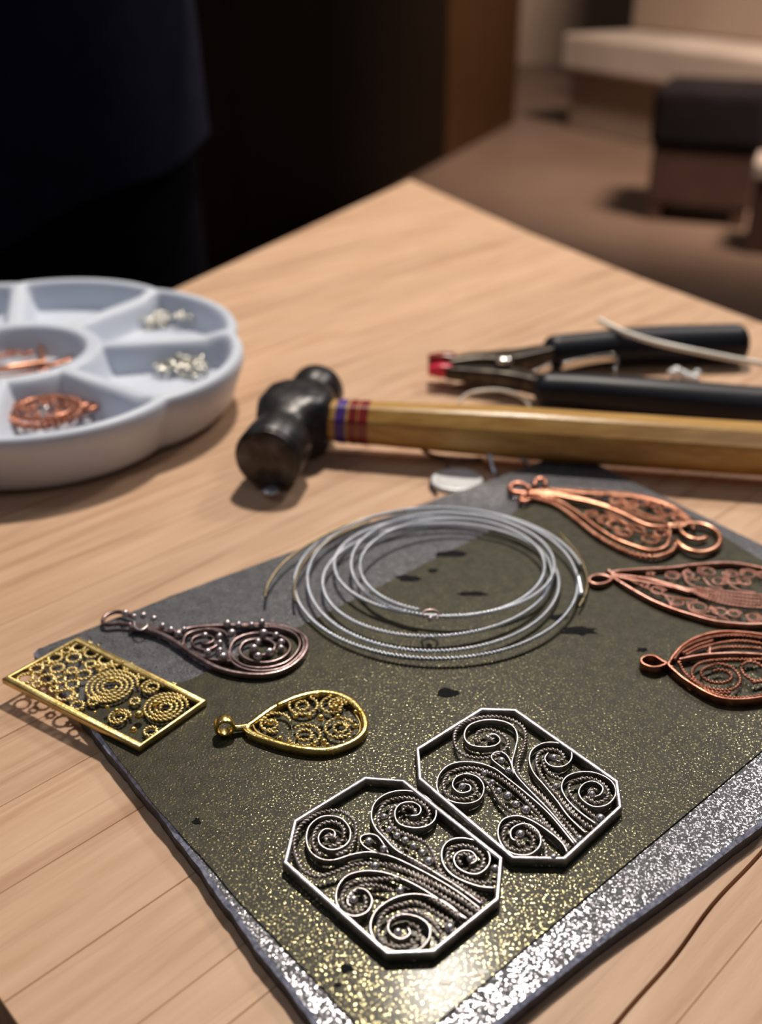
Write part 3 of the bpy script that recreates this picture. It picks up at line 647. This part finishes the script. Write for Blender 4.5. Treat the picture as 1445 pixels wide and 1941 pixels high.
flat_bail(t, c9, [(375,445),(300,482),(200,485),(110,445),(100,395),(170,362),(250,370),(330,420)], 0.0028, 0.0007, M_COPPERDARK)

# ------------------------------------------------------------------ silver wire coil
k6 = 660/1445
loops = [(445,1188,118,498),(408,1228,84,518),(338,1268,92,512),(290,1222,150,606),(226,1306,62,664),(172,1380,68,692)]
loops = [(480+a*k6, 480+b*k6, 930+c_*k6, 930+d*k6) for a,b,c_,d in loops]
hts = [0.0062,0.0052,0.0044,0.0030,0.0036,0.0030]
ct = thing('wire_coil', 'coil of twisted silver wire, six loose rings, in the middle of the slab', 'wire', at(835,1110,FT))
path = []; NT = len(loops)-1
for k in range(-10, NT*72+38):
    u = max(0.0, k/72); i = min(int(u), NT-1); f = min(u-i, 1.0)
    lo_, hi_ = loops[i], loops[i+1]; xl,xr,yt,yb = [lo_[j]+(hi_[j]-lo_[j])*(f*f*(3-2*f)) for j in range(4)]
    hb = hts[i]+(hts[i+1]-hts[i])*f
    a = math.radians(200)+2*math.pi*k/72*-1
    x = (xl+xr)/2+(xr-xl)/2*math.cos(a); y = (yt+yb)/2-(yb-yt)/2*math.sin(a)
    hz = FT+hb+0.0007*math.sin(k*0.061+1)
    path.append(at(x,y,hz)+Vector((0,0,0)))
rope(ct, [tuple(p) for p in path], 0.0015, 0.0026, M_COILSILVER, name='twisted_wire', seg=8, pn=10)
tube(ct, pl([(503,1132),(508,1108),(530,1075),(565,1045),(620,1012),(700,980),(770,968)], FT+0.003), 0.00045, M_TAIL, 'loose_tail', label='tarnished brown loose end')
tube(ct, pl([(560,1140),(558,1115),(566,1085),(590,1050),(640,1015),(700,988)], FT+0.0032), 0.0004, M_TAIL, 'loose_tail', label='tarnished brown loose end')
tube(ct, pl([(1060,1010),(1095,1050),(1112,1090),(1112,1120),(1098,1150)], FT+0.0022), 0.0004, M_TAIL, 'loose_tail', label='tarnished brown loose end')
tube(ct, [at(1096,1092,FT+.0036), at(1100,1112,FT+.0032), at(1103,1128,FT+.003)], 0.0009, M_COILSILVER, 'wire_tip', smoothpath=True, label='bright silver tip')
tube(ct, pl([(805,1170),(803,1160),(818,1156),(832,1162),(828,1175)], FT+0.0075), 0.00035, M_DARKSIL, 'binding_loop', label='thin dark loop binding the front of the coil')
bead(ct, at(816,1173,FT+0.0068), 0.0010, M_DARKBEAD, 'binding_knot')

# ------------------------------------------------------------------ white compartment tray
TH = 0.028
tc_ = at(18,656,TH); RT = (at(447,652,TH)-tc_).length
div_px = [((194,643),(415,629)),((121,695),(287,746)),((173,594),(298,546)),((25,590),(35,525))]
angs = [math.atan2((at(*b,TH)-tc_).y, (at(*b,TH)-tc_).x) for a,b in div_px]
print('tray angles', [round(math.degrees(a),1) for a in angs], 'R', RT)
NP_ = 7
a_div0 = angs[0]
divs = [angs[1], angs[0], angs[2], angs[3]]
gap = (angs[3]-angs[1])/3
rest = (2*math.pi-(angs[3]-angs[1])); nrest = max(1, round(rest/gap))
divs += [angs[3]+rest*k/nrest for k in range(1, nrest)]
divs = sorted((d % (2*math.pi)) for d in divs)
def lobe(th):
    th %= 2*math.pi
    for i in range(len(divs)):
        a = divs[i]; b = divs[(i+1)%len(divs)]; b = b if b > a else b+2*math.pi
        for tt in (th, th+2*math.pi):
            if a <= tt <= b: return math.sin(math.pi*(tt-a)/(b-a))
    return 0
def Rout(th): return RT*(0.975+0.055*lobe(th)**0.7)
def sstep(x): x = max(0,min(1,x)); return x*x*(3-2*x)
RW = (at(176,640,TH)-tc_).length
def tray_z(r, th):
    R = Rout(th); fl = 0.0127
    dw = abs(r-RW)
    d = dw
    if r > RW*0.98:
        for a in divs: 
            da = (th-a+math.pi)%(2*math.pi)-math.pi
            if abs(da) < 1: d = min(d, abs(r*math.sin(da)))
    dr_ = R-r
    d = min(d, dr_)
    top = TH-0.0012*(1-sstep(dr_/0.01)) if False else TH
    if d is dr_ or dr_ <= d+1e-9: lim = 0.0024
    else: lim = 0.0024; top = TH-0.0018*sstep((dr_-0.004)/0.01)
    k = sstep((d-lim)/0.0075)
    return top-(top-fl)*k
NA, NR = 300, 110
V = []; F = []
V.append((tc_.x, tc_.y, TZ+tray_z(0,0)))
for i in range(1, NR+1):
    for j in range(NA):
        th = 2*math.pi*j/NA; r = Rout(th)*i/NR; V.append((tc_.x+r*math.cos(th), tc_.y+r*math.sin(th), TZ+tray_z(r,th)))
ring = lambda i, j: 1+(i-1)*NA+j%NA
for j in range(NA): F.append((0, ring(1,j), ring(1,j+1)))
for i in range(1, NR):
    for j in range(NA): F.append((ring(i,j), ring(i+1,j), ring(i+1,j+1), ring(i,j+1)))
prev = [ring(NR,j) for j in range(NA)]
for dz, k, dx in ((-0.0006,1,0.0010),(-0.0022,1,0.0019),(-0.006,1,0.0019),(-0.014,0.99,0),(-0.0225,0.965,0),(-0.0262,0.93,0),(-0.027,0.88,0)):
    cur = []
    for j in range(NA):
        th = 2*math.pi*j/NA; r = Rout(th)*k+dx; cur.append(len(V)); V.append((tc_.x+r*math.cos(th), tc_.y+r*math.sin(th), TZ+TH+dz))
    for j in range(NA): F.append((prev[j], cur[j], cur[(j+1)%NA], prev[(j+1)%NA]))
    prev = cur
F.append(tuple(prev)[::-1])
tr = mesh('compartment_tray', V, F, M_TRAY); center_mesh(tr)
tagit(tr, 'round white scalloped tray with walled compartments at the left', 'tray')
TF = 0.0130   # tray floor
# copper disc pendant in the front compartment
cc = at(86,772,TF+0.006); Rr = wr(86,772,66,TF+0.006)
t = thing('round_pendant', 'curved copper filigree pendant in the front compartment of the white tray', 'pendant', (cc.x,cc.y,TZ+TF))
def copper_loop(t, c, R, y, d): 
    return
rope(t, spiral(cc+Vector((0,0,0.0002)), Rr, Rr, 0.98, 0), 0.0042, 0.0056, M_COPPERDARK, closed=True, name='rope_rim', label='thick rope rim')
flat_wire(t, spiral(cc+Vector((0,0,0.0006)), Rr*0.80, Rr*0.80, 0.98, 0)[:-1], 0.0012, 0.002, M_COPPER, closed=True)
for k in range(5):
    a = 2*math.pi*k/5+0.4; rope(t, spiral(cc+Vector((math.cos(a)*Rr*0.5, math.sin(a)*Rr*0.5, 0)), Rr*0.25, Rr*0.1, 1.5, a), 0.0015, 0.003, M_COPPERDARK, name='twisted_scroll')
bead(t, cc+Vector((0,0,-0.001)), 0.0016, M_BEAD, label='pale bead')
bcc = at(170,772,TF+0.005); tube(t, spiral(bcc, 0.0030, 0.0030, 0.97, 0), 0.0012, M_COPPERDARK, 'bail', closed=True)
# copper pieces in the round middle well
def strip_piece(label, px, h, w, m, name='copper_strip', cat='metal strip', grp='loose copper pieces in the middle well'):
    P = pl(px, h); R, L = resample(catmull([tuple(p) for p in P], False, 6), 0.001)
    V, F = sweep(R, rrect(w, 0.0012, -0.0006, 0.0003)); o = mesh(name, V, F, m); center_mesh(o); tagit(o, label, cat, grp); return o
strip_piece('flat copper bar slanting near the front of the tray middle well', [(70,696),(105,688),(138,678)], TF+0.0012, 0.0045, M_COPPER)
fr = pl([(-60,658),(76,646),(80,682),(-40,700)], TF+0.0045); c = sum(fr, Vector())/4
t = thing('rectangular_pendant', 'small copper rectangular filigree piece in the tray middle well', 'pendant', (c.x,c.y,TZ+TF), 'loose copper pieces in the middle well')
V, F = sweep([tuple(p) for p in fr], rrect(0.0034, 0.0030, -0.0030), True); mesh('frame', V, F, M_COPPER, t)
for (x,y,r) in ((-10,676,16),(20,668,15),(-35,682,16),(50,668,14)):
    p = at(x,y,TF+0.0028); rope(t, spiral(p, wr(x,y,r,TF), wr(x,y,r*0.4,TF), 1.5, 0), 0.0013, 0.003, M_COPPERDARK)
fr = pl([(-70,700),(60,690),(84,700),(-40,716)], TF+0.0022); c = sum(fr, Vector())/4
t = thing('leaf_pendant', 'pale pink copper leaf piece lying flat at the front of the tray middle well', 'pendant', (c.x,c.y,TZ+TF), 'loose copper pieces in the middle well')
V, F = sweep(resample(catmull([tuple(p) for p in fr], True, 10), 0.001, True)[0], rrect(0.0016, 0.002, -0.002), True); mesh('frame', V, F, M_COPPERPINK, t)
rope(t, pl([(-50,706),(0,702),(60,697)], TF+0.002), 0.0013, 0.003, M_COPPERPINK)
# jump rings in two compartments
tor = None
M_RING = mat('pale_silver_ring', (0.60,0.58,0.50), 0.3, 1, (0.85,0.83,0.76), 200)
def jump_ring(p, R, r, tilt, label, group):
    global tor
    if tor is None:
        V, F = sweep([(math.cos(a), math.sin(a), 0) for a in np.linspace(0,2*math.pi,21)[:-1]], circ(0.22,7), True)
        me = bpy.data.meshes.new('jump_ring'); me.from_pydata([tuple(v) for v in V], [], F); me.polygons.foreach_set('use_smooth',[True]*len(me.polygons)); me.materials.append(M_RING); tor = me
    o = bpy.data.objects.new('jump_ring', tor); COL.objects.link(o); o.location = p; o.scale = (R,R,R); o.rotation_euler = tilt
    tagit(o, label, 'ring', group)
rr = random.Random(11)
for (x0,x1,y0,y1,n,lab,grp) in ((228,375,606,622,36,'tiny silver jump ring in the back right compartment of the tray','silver rings in the back right compartment'),
                             (300,392,682,716,36,'tiny silver jump ring in the right compartment of the tray','silver rings in the right compartment')):
    for k in range(n):
        u = rr.random(); x = x0+(x1-x0)*u; y = (y0+y1)/2+(rr.random()-0.5)*(y1-y0)*(0.8)
        if x0 > 300: y = 712-(36*u)+rr.uniform(-7,5)
        p = at(x,y,TF+0.0006); R = rr.uniform(0.0020,0.0032)
        jump_ring(Vector((p.x,p.y,TZ+TF+0.0010+0.0013*(k//8))), R, 0.0005, (rr.uniform(-.5,.5), rr.uniform(-.5,.5), 0), lab, grp)
p = at(385,678,TF+0.004); jump_ring(p, 0.0042, 0, (1.0,0.2,0.3), 'larger silver ring leaning on the wall of the right tray compartment', None)

# ------------------------------------------------------------------ hammer
HC = 0.0142; HS = 1.14
p0 = at(505,874,HC); p1 = at(607,733,HC); ax = (p1-p0); Lh = ax.length; ax.normalize(); sd = Vector((ax.y,-ax.x,0)); up = Vector((0,0,1))
print('hammer length', Lh)
ham = thing('hammer', 'black steel hammer with varnished yellow wooden handle lying across the back', 'hammer', (((p0+p1)/2).x, ((p0+p1)/2).y, TZ))
def loft(secs, n=32, parent=None, m=None, name='head', org=None, axis=None, side=None):
    """secs: (s, half_u, half_v, power)"""
    V = []; F = []
    for s, a, b, pw in secs:
        for k in range(n):
            t_ = 2*math.pi*k/n; cu, cv = math.cos(t_), math.sin(t_)
            u = a*math.copysign(abs(cu)**(2/pw), cu); v = b*math.copysign(abs(cv)**(2/pw), cv)
            V.append(org+axis*s+side*u*HS+up*v*HS)
    for i in range(len(secs)-1):
        for k in range(n): F.append((i*n+k, i*n+(k+1)%n, (i+1)*n+(k+1)%n, (i+1)*n+k))
    F.append(tuple(range(n))[::-1]); F.append(tuple((len(secs)-1)*n+k for k in range(n)))
    return mesh(name, V, F, m, parent)
q = Lh
secs = [(0.0012,.0118,.0118,2),(0.0022,.0122,.0122,2),(0.2*q,.0122,.0122,2),(0.225*q,.0118,.0118,2),(0.27*q,.0098,.0100,2.1),(0.31*q,.0094,.0100,2.2),(0.36*q,.0112,.0108,2.8),(0.41*q,.0132,.0120,3.4),(0.47*q,.0142,.0123,4),(0.62*q,.0142,.0123,4),(0.68*q,.0128,.0118,3.4),(0.73*q,.0100,.0100,2.6),(0.77*q,.0088,.0094,2.2),(0.81*q,.0092,.0096,2),(0.85*q,.0106,.0106,2),(0.95*q,.0108,.0108,2),(0.985*q,.0098,.0098,2),(q,.0080,.0080,2)]
loft(secs, 36, ham, M_HEAD, 'head', p0, ax, sd)
loft([(0,.0100,.0100,2),(0.0004,.0110,.0110,2),(0.0013,.0118,.0118,2)], 36, ham, M_FACE, 'striking_face', p0, ax, sd)
bead(ham, at(514,930,0.0032), 0.0034, M_BURR, 'face_chip', 0.35, 'bright bare chip at the foot of the striking face')
# handle
hs = p0+ax*(0.545*q)+sd*0.006; he = at(1600,862,HC); hx = (he-hs); Lx = hx.length; hx.normalize(); hsd = Vector((-hx.y,hx.x,0))
def oct_prof(r):  # flat octagon-like oval
    return [(r*1.0*math.cos(a), r*math.sin(a)) for a in [math.radians(22.5+45*k) for k in range(8)]]
def handle_seg(s0, s1, rf, m, name, label=None, n=14):
    V = []; F = []; m8 = 24
    base = []
    O = oct_prof(1.0)
    for k in range(8):
        a = O[k]; b = O[(k+1)%8]; base += [(a[0]+(b[0]-a[0])*f_, a[1]+(b[1]-a[1])*f_) for f_ in (0.12,0.5,0.88)]
    for i in range(n+1):
        s = s0+(s1-s0)*i/n; r = rf(s)
        for (u,v) in base: V.append(hs+hx*s+hsd*(u*r)+up*(v*r))
    for i in range(n):
        for k in range(m8): F.append((i*m8+k, i*m8+(k+1)%m8, (i+1)*m8+(k+1)%m8, (i+1)*m8+k))
    F.append(tuple(range(m8))[::-1]); F.append(tuple(n*m8+k for k in range(m8)))
    o = mesh(name, V, F, m, ham, smooth=False, label=label); return o
def hr(s): 
    u = s/Lx; return 0.0093+0.0020*sstep(u*2.2)-0.0012*sstep((u-0.85)/0.15)
sx = lambda px: (at(px,800,HC)-hs).dot(hx)
xa, xb, xc = sx(664), sx(676), sx(704)
handle_seg(0.004, Lx, hr, M_HANDLE, 'handle', n=24)
handle_seg(sx(641), sx(660), lambda s: hr(s)+0.00035, M_PURPLE, 'colour_band', 'purple band', n=3)
handle_seg(sx(666), sx(682), lambda s: hr(s)+0.00035, M_RED, 'colour_band', 'dark red band', n=3)
handle_seg(sx(685), sx(703), lambda s: hr(s)+0.00035, M_RED, 'colour_band', 'dark red band', n=3)

# ------------------------------------------------------------------ pliers
PH = 0.0102
pr = thing('pliers', 'black-handled pliers with red tips lying behind the hammer handle', 'pliers', at(1150,740))
def grip(pxs, rs, name='handle'):
    P = [at(x,y,PH) for x,y in pxs]; C = catmull([tuple(p) for p in P], False, 10); R, L = resample(C, 0.002)
    def sc(u):
        e = min(u, 1-u)*L
        end = math.sqrt(max(0.02, 1-(1-min(1,e/0.006))**2))
        return end*(rs[0]+(rs[1]-rs[0])*sstep(u*1.6))
    V, F = sweep(R, [(u*1.0,v*0.92) for u,v in circ(1,20)], scale=sc); return mesh(name, V, F, M_GRIP, pr)
grip([(1030,668),(1110,662),(1220,655),(1330,652),(1418,650)], (0.0090,0.0108))
grip([(1010,738),(1090,742),(1200,752),(1330,764),(1470,776)], (0.0088,0.0104))
def jaw(px, hw, ht, name, m, hz=PH):
    P = [at(x,y,hz) for x,y in px]; R, L = resample(catmull([tuple(p) for p in P], False, 6), 0.0015)
    V, F = sweep(R, rrect(1.0,1.0,-0.5,0.2), scale=lambda u: 1); 
    V = []; n = len(R); out_F = F; prof = rrect(1.0,1.0,-0.5,0.2)
    T = np.gradient(R, axis=0); T /= np.linalg.norm(T,axis=1)[:,None]
    for i in range(n):
        u_ = i/(n-1); w_ = np.interp(u_, [0,.5,1], hw); h_ = np.interp(u_, [0,.5,1], ht); s_ = np.cross([0,0,1], T[i]); s_ /= np.linalg.norm(s_)
        for (a,b) in prof: V.append(R[i]+s_*a*w_+np.array([0,0,1])*b*h_)
    return mesh(name, V, out_F, m, pr)
jaw([(848,694),(900,688),(960,688),(1020,676),(1050,670)], (0.006,0.014,0.008), (0.007,0.011,0.009), 'jaw', M_JAW)
jaw([(846,706),(900,710),(960,716),(1015,728),(1045,738)], (0.005,0.012,0.009), (0.006,0.009,0.009), 'jaw', M_JAW, PH-0.0015)
jaw([(812,686),(836,686),(862,687)], (0.004,0.007,0.007), (0.007,0.009,0.009), 'tip_cover', M_RED).__setitem__('label', 'dull red upper tip cover')
jaw([(812,702),(834,702),(856,702)], (0.004,0.006,0.006), (0.004,0.0065,0.0065), 'tip_cover', M_REDTIP, PH-0.001).__setitem__('label', 'bright red lower tip cover')
bp_ = at(955,682,PH+0.0062)
V = []; F = []
for i, (r_, z_) in enumerate(((0.0042,-0.002),(0.0042,0.0006),(0.0034,0.0014),(0.0015,0.0017))):
    for k in range(20): a = 2*math.pi*k/20; V.append(bp_+Vector((r_*math.cos(a), r_*math.sin(a), z_)))
for i in range(3):
    for k in range(20): F.append((i*20+k, i*20+(k+1)%20, (i+1)*20+(k+1)%20, (i+1)*20+k))
F.append(tuple(range(20))[::-1]); F.append(tuple(60+k for k in range(20)))
mesh('pivot_bolt', V, F, M_CHROME, pr)
R, L = resample(catmull([tuple(at(x,y,PH+0.004)) for x,y in ((1065,694),(1100,686),(1140,679),(1163,678),(1170,690),(1166,706))], False, 8), 0.001)
V, F = sweep(R, rrect(0.0008,0.004,-0.002)); mesh('leaf_spring', V, F, M_CHROME, pr)
R, L = resample(catmull([tuple(at(x,y,PH+0.004)) for x,y in ((1012,710),(1030,700),(1046,692))], False, 8), 0.001)
V, F = sweep(R, rrect(0.0008,0.004,-0.002)); mesh('leaf_spring', V, F, M_CHROME, pr)

# ------------------------------------------------------------------ loose bits of wire and metal
def loose(name, label, cat, P3, r, m, **kw):
    o = tube(None, P3, r, m, name, **kw); center_mesh(o); return tagit(o, label, cat)
loose('coated_wire', 'cream coated wire lying over the upper grip of the pliers', 'wire',
      [at(1136,606,.022), at(1150,614,.0215), at(1185,630,.0205), at(1240,648,.0215), at(1330,668,.021), at(1445,690,.018), at(1520,702,.012)], 0.0015, M_WHITEWIRE)
loose('bent_wire', 'thin silver wire arch standing between the hammer handle and the pliers', 'wire',
      [at(868,768,.001), at(880,752,.004), at(905,742,.006), at(950,740,.006), at(988,752,.004), at(1006,772,.001)], 0.0008, M_WHITEWIRE)
loose('hooked_wire', 'dark grey hooked wire lying under the front of the hammer handle', 'wire',
      [at(800,846,.004), at(806,856,.0022), at(830,866,.0012), at(870,871,.0012), at(915,870,.0012)], 0.0010, M_DARKSIL)
loose('looped_wire', 'pale looped wire sticking up at the far corner of the slab', 'wire',
      [at(940,900,.001), at(932,878,.004), at(928,855,.008), at(945,838,.010), at(970,848,.008), at(990,868,.005), at(1003,886,.001)], 0.0011, M_COILSILVER)
loose('bent_wire', 'thin dark bent wire around the pale metal disc beside the slab', 'wire',
      [at(848,880,.001), at(846,892,.001), at(822,905,.001), at(816,920,.001), at(828,936,.001)], 0.0006, M_JAW)
P = []
for k in range(28): a = 2*math.pi*k/28; P.append(at(866+50*math.cos(a), 915+22*math.sin(a)))
dc = at(866,915); V = []; F = []
for (s_, z_) in ((1,0),(1,.0012),(0.93,.0020),(0.80,.0014),(0.4,.0012)):
    for p in P: V.append((dc.x+(p.x-dc.x)*s_, dc.y+(p.y-dc.y)*s_, TZ+z_))
for i in range(4):
    for k in range(28): F.append((i*28+k, i*28+(k+1)%28, (i+1)*28+(k+1)%28, (i+1)*28+k))
F.append(tuple(range(28))[::-1]); F.append(tuple(4*28+k for k in range(28)))
o = mesh('metal_disc', V, F, M_TIN); center_mesh(o); tagit(o, 'pale tin disc tucked against the far left edge of the slab', 'disc')
P = []
rr = random.Random(5); bm = bmesh.new()
for k in range(7):
    p = at(1275+k*8, 712-3*math.sin(k), 0.003); 
    ret = bmesh.ops.create_icosphere(bm, subdivisions=2, radius=rr.uniform(0.0018,0.003)); bmesh.ops.translate(bm, verts=ret['verts'], vec=p+Vector((0,rr.uniform(-.002,.002),rr.uniform(-.0006,.001))))
me = bpy.data.meshes.new('foil_crumple'); bm.to_mesh(me); bm.free(); o = link('foil_crumple', me, M_TIN); center_mesh(o); o.location.z = TZ
tagit(o, 'small crumpled silver lump between the two grips of the pliers', 'foil')

# ------------------------------------------------------------------ background furniture
G = lambda x, y, z=0.0: at(x, y, z-TZ)
c0 = G(845,303); c1 = G(975,232); u = (c1-c0); u.z = 0; dep = u.length; u.normalize(); v = Vector((-u.y,u.x,0))
print('cabinet', c0, c1)
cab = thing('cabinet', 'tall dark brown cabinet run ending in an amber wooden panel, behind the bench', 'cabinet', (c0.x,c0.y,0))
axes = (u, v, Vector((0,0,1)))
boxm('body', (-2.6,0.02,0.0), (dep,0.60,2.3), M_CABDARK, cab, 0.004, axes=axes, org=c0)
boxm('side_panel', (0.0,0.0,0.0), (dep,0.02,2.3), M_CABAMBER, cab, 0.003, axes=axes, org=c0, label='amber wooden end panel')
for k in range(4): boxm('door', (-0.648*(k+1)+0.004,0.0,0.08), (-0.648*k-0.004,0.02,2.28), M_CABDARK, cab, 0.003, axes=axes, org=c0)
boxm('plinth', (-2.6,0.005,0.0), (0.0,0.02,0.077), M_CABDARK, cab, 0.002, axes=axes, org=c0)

# stone bench
s0 = at(1062,130,-0.45); s1 = at(1445,193,-0.45); u = (s1-s0); u.z = 0; u.normalize(); v = Vector((-u.y,u.x,0))
if v.y < 0: v = -v
axes = (u, v, Vector((0,0,1))); org = Vector((s0.x,s0.y,0)); Ln = (s1-s0).length+1.2
bn = thing('stone_bench', 'long pale stone bench in the blurred background at right', 'bench', tuple(org))
boxm('seat_slab', (0,0,0.30), (Ln,0.55,0.47), M_STONE, bn, 0.02, axes=axes, org=org)
boxm('support_block', (0.0,0.08,0), (0.75,0.50,0.30), M_WALL, bn, 0.01, axes=axes, org=org)
boxm('support_block', (Ln-0.5,0.08,0), (Ln-0.1,0.50,0.30), M_WALL, bn, 0.01, axes=axes, org=org)
boxm('backrest', (0,0.45,0.47), (Ln,0.60,0.85), M_WALL, bn, 0.02, axes=axes, org=org)
pl_ = boxm('pillar', (-0.02,0.66,0), (0.40,1.0,3.0), M_STONE, None, 0.01, axes=axes, org=org); center_mesh(pl_)
tagit(pl_, 'pale stone pillar behind the left end of the stone bench', 'pillar')
# dark stool before the bench
g0 = G(1212,418); g1 = G(1420,436); u = (g1-g0); u.z = 0; wst = u.length; u.normalize(); v = Vector((-u.y,u.x,0))
axes = (u, v, Vector((0,0,1)))
st = thing('stool', 'low dark upholstered stool with red-brown frame in front of the stone bench', 'stool', tuple(G(1330,424)))
boxm('cushion', (0,0,0.26), (wst,wst,0.46), M_STOOL, st, 0.03, axes=axes, org=g0)
boxm('base', (0.015,0.015,0.06), (wst-0.015,wst-0.015,0.26), M_STOOLBASE, st, 0.01, axes=axes, org=g0)
for a in (0.02, wst-0.07):
    for b in (0.02, wst-0.07): boxm('leg', (a,b,0), (a+0.05,b+0.05,0.06), M_STOOLBASE, st, 0.004, axes=axes, org=g0)
g2 = G(1408,480)
bg2 = thing('storage_box', 'small box with pale lid on the floor beside the dark stool', 'box', tuple(g2+Vector((0.12,0.1,0))))
boxm('body', (0,0,0), (0.24,0.22,0.24), M_STOOLBASE, bg2, 0.006, axes=axes, org=g2)
boxm('lid', (-0.01,-0.01,0.24), (0.25,0.23,0.29), M_STONE, bg2, 0.008, axes=axes, org=g2)

# ------------------------------------------------------------------ person behind the bench
def skin_fig(name, J, E, m, parent, sub=2, root=0):
    off_ = rootloc(parent)
    me = bpy.data.meshes.new(name); me.from_pydata([tuple(Vector(j[0])-off_) for j in J], E, []); me.update()
    o = link(name, me, m, parent); md = o.modifiers.new('skin', 'SKIN'); md.use_smooth_shade = True; md.branch_smoothing = 0.3
    sv = me.skin_vertices[0].data
    for i, j in enumerate(J):
        rr_ = j[1] if isinstance(j[1], tuple) else (j[1], j[1]); sv[i].radius = rr_; sv[i].use_root = (i == root)
    s = o.modifiers.new('sub', 'SUBSURF'); s.levels = sub; s.render_levels = sub
    return o
PX, PY = -0.365, 1.02
per = thing('person', 'person in a navy top and black trousers standing behind the bench at left', 'person', (PX,PY,0))
def pp(x, y, z): return (PX+x, PY+y, z)
# body: head, neck, torso, folded arms
J = [(pp(0,0,0.98),(0.14,0.09)),(pp(0,0,1.15),(0.13,0.085)),(pp(0,0,1.32),(0.15,0.09)),(pp(0,0,1.43),(0.10,0.07)),(pp(0,0,1.50),0.052),(pp(0,-0.01,1.57),0.06),(pp(0,-0.01,1.64),(0.078,0.092)),(pp(0,0,1.71),(0.066,0.078)),
     (pp(0.19,0,1.39),0.055),(pp(0.24,0.0,1.12),0.042),(pp(0.10,-0.20,1.10),0.034),(pp(0.02,-0.24,1.10),0.026),
     (pp(-0.19,0,1.39),0.055),(pp(-0.24,0.0,1.12),0.042),(pp(-0.10,-0.20,1.14),0.034),(pp(-0.02,-0.24,1.14),0.026),
     (pp(0.09,0,0.90),0.085),(pp(0.10,0.0,0.50),0.06),(pp(0.10,0.02,0.09),0.042),(pp(0.10,-0.14,0.04),0.035),
     (pp(-0.09,0,0.90),0.085),(pp(-0.10,0.0,0.50),0.06),(pp(-0.10,0.02,0.09),0.042),(pp(-0.10,-0.14,0.04),0.035)]
E = [(0,1),(1,2),(2,3),(3,4),(4,5),(5,6),(6,7),(3,8),(8,9),(9,10),(10,11),(3,12),(12,13),(13,14),(14,15),(0,16),(16,17),(17,18),(18,19),(0,20),(20,21),(21,22),(22,23)]
for s, wi, z in ((1,11,1.10),(-1,15,1.14)):
    b0 = len(J); J.append((pp(-0.04*s,-0.25,z),(0.030,0.018))); E.append((wi,b0))
    for k, (dz, ln) in enumerate(((0.028,0.066),(0.010,0.075),(-0.008,0.070),(-0.026,0.055))):
        i0 = len(J); J += [(pp(-0.07*s,-0.255,z+dz),0.009),(pp((-0.07-ln*0.55)*s,-0.262,z+dz),0.0085),(pp((-0.07-ln)*s,-0.250,z+dz),0.0075)]; E += [(b0,i0),(i0,i0+1),(i0+1,i0+2)]
    i0 = len(J); J += [(pp(-0.045*s,-0.262,z+0.045),0.010),(pp(-0.07*s,-0.268,z+0.062),0.009)]; E += [(b0,i0),(i0,i0+1)]
skin_fig('body', J, E, M_SKIN, per)
def garment(name, rings, m, hem=None, n=48):
    """rings: (z, half width x, half depth y, dx)"""
    V = []; F = []
    for ri, (z, a, b, dx) in enumerate(rings):
        for k in range(n):
            t_ = 2*math.pi*k/n; cu, cv = math.cos(t_), math.sin(t_)
            u = a*math.copysign(abs(cu)**0.75, cu); v = b*math.copysign(abs(cv)**0.75, cv)
            zz = z+(hem(u) if hem and ri == 0 else 0)+0.004*math.sin(5*t_)*(ri < 3)
            V.append((PX+u+dx+0.004*math.sin(7*t_+ri), PY+v, zz))
    for i in range(len(rings)-1):
        for k in range(n): F.append((i*n+k, i*n+(k+1)%n, (i+1)*n+(k+1)%n, (i+1)*n+k))
    return mesh(name, V, F, m, per)
top = garment('navy_top', [(0.70,0.200,0.150,0),(0.86,0.196,0.145,0),(0.98,0.192,0.135,0),(1.10,0.180,0.125,0),(1.22,0.182,0.120,0),(1.34,0.190,0.112,0),(1.41,0.165,0.10,0),(1.46,0.090,0.08,0),(1.49,0.062,0.062,0)], M_NAVY, hem=lambda u: 0.38*(u-0.0))
for s in (1,-1):
    skin_fig('sleeve', [(pp(0.15*s,0,1.39),0.075),(pp(0.20*s,0,1.36),0.070),(pp(0.24*s,0,1.12),0.058),(pp(0.10*s,-0.20,1.10 if s > 0 else 1.14),0.046)], [(0,1),(1,2),(2,3)], M_NAVY, per)
garment('trousers', [(0.50,0.185,0.11,0),(0.62,0.188,0.125,0),(0.80,0.188,0.135,0),(0.95,0.180,0.125,0)], M_TROUS)
for s in (1,-1):
    skin_fig('trouser_leg', [(pp(0.095*s,0,0.60),0.092),(pp(0.10*s,0,0.45),0.085),(pp(0.10*s,0.01,0.07),0.066)], [(0,1),(1,2)], M_TROUS, per)
for s in (1,-1):
    skin_fig('shoe', [(pp(0.10*s,0.05,0.045),(0.042,0.045)),(pp(0.10*s,-0.05,0.045),(0.045,0.045)),(pp(0.10*s,-0.17,0.036),(0.042,0.036))], [(0,1),(1,2)], M_SHOE, per)
skin_fig('hair', [(pp(0,0.03,1.62),(0.085,0.075)),(pp(0,0.02,1.70),(0.085,0.095)),(pp(0,0.0,1.745),(0.06,0.07))], [(0,1),(1,2)], M_HAIR, per)
def facebit(name, x, y, z, r, m): 
    bead(per, Vector(pp(x,y,z)), r, m, name)
for s in (1,-1):
    facebit('eye', 0.03*s,-0.092,1.635,0.010,M_SHOE); facebit('ear', 0.082*s,0.0,1.625,0.018,M_SKIN)
facebit('nose', 0,-0.108,1.605,0.014,M_SKIN); facebit('mouth', 0,-0.094,1.572,0.013,M_RED)
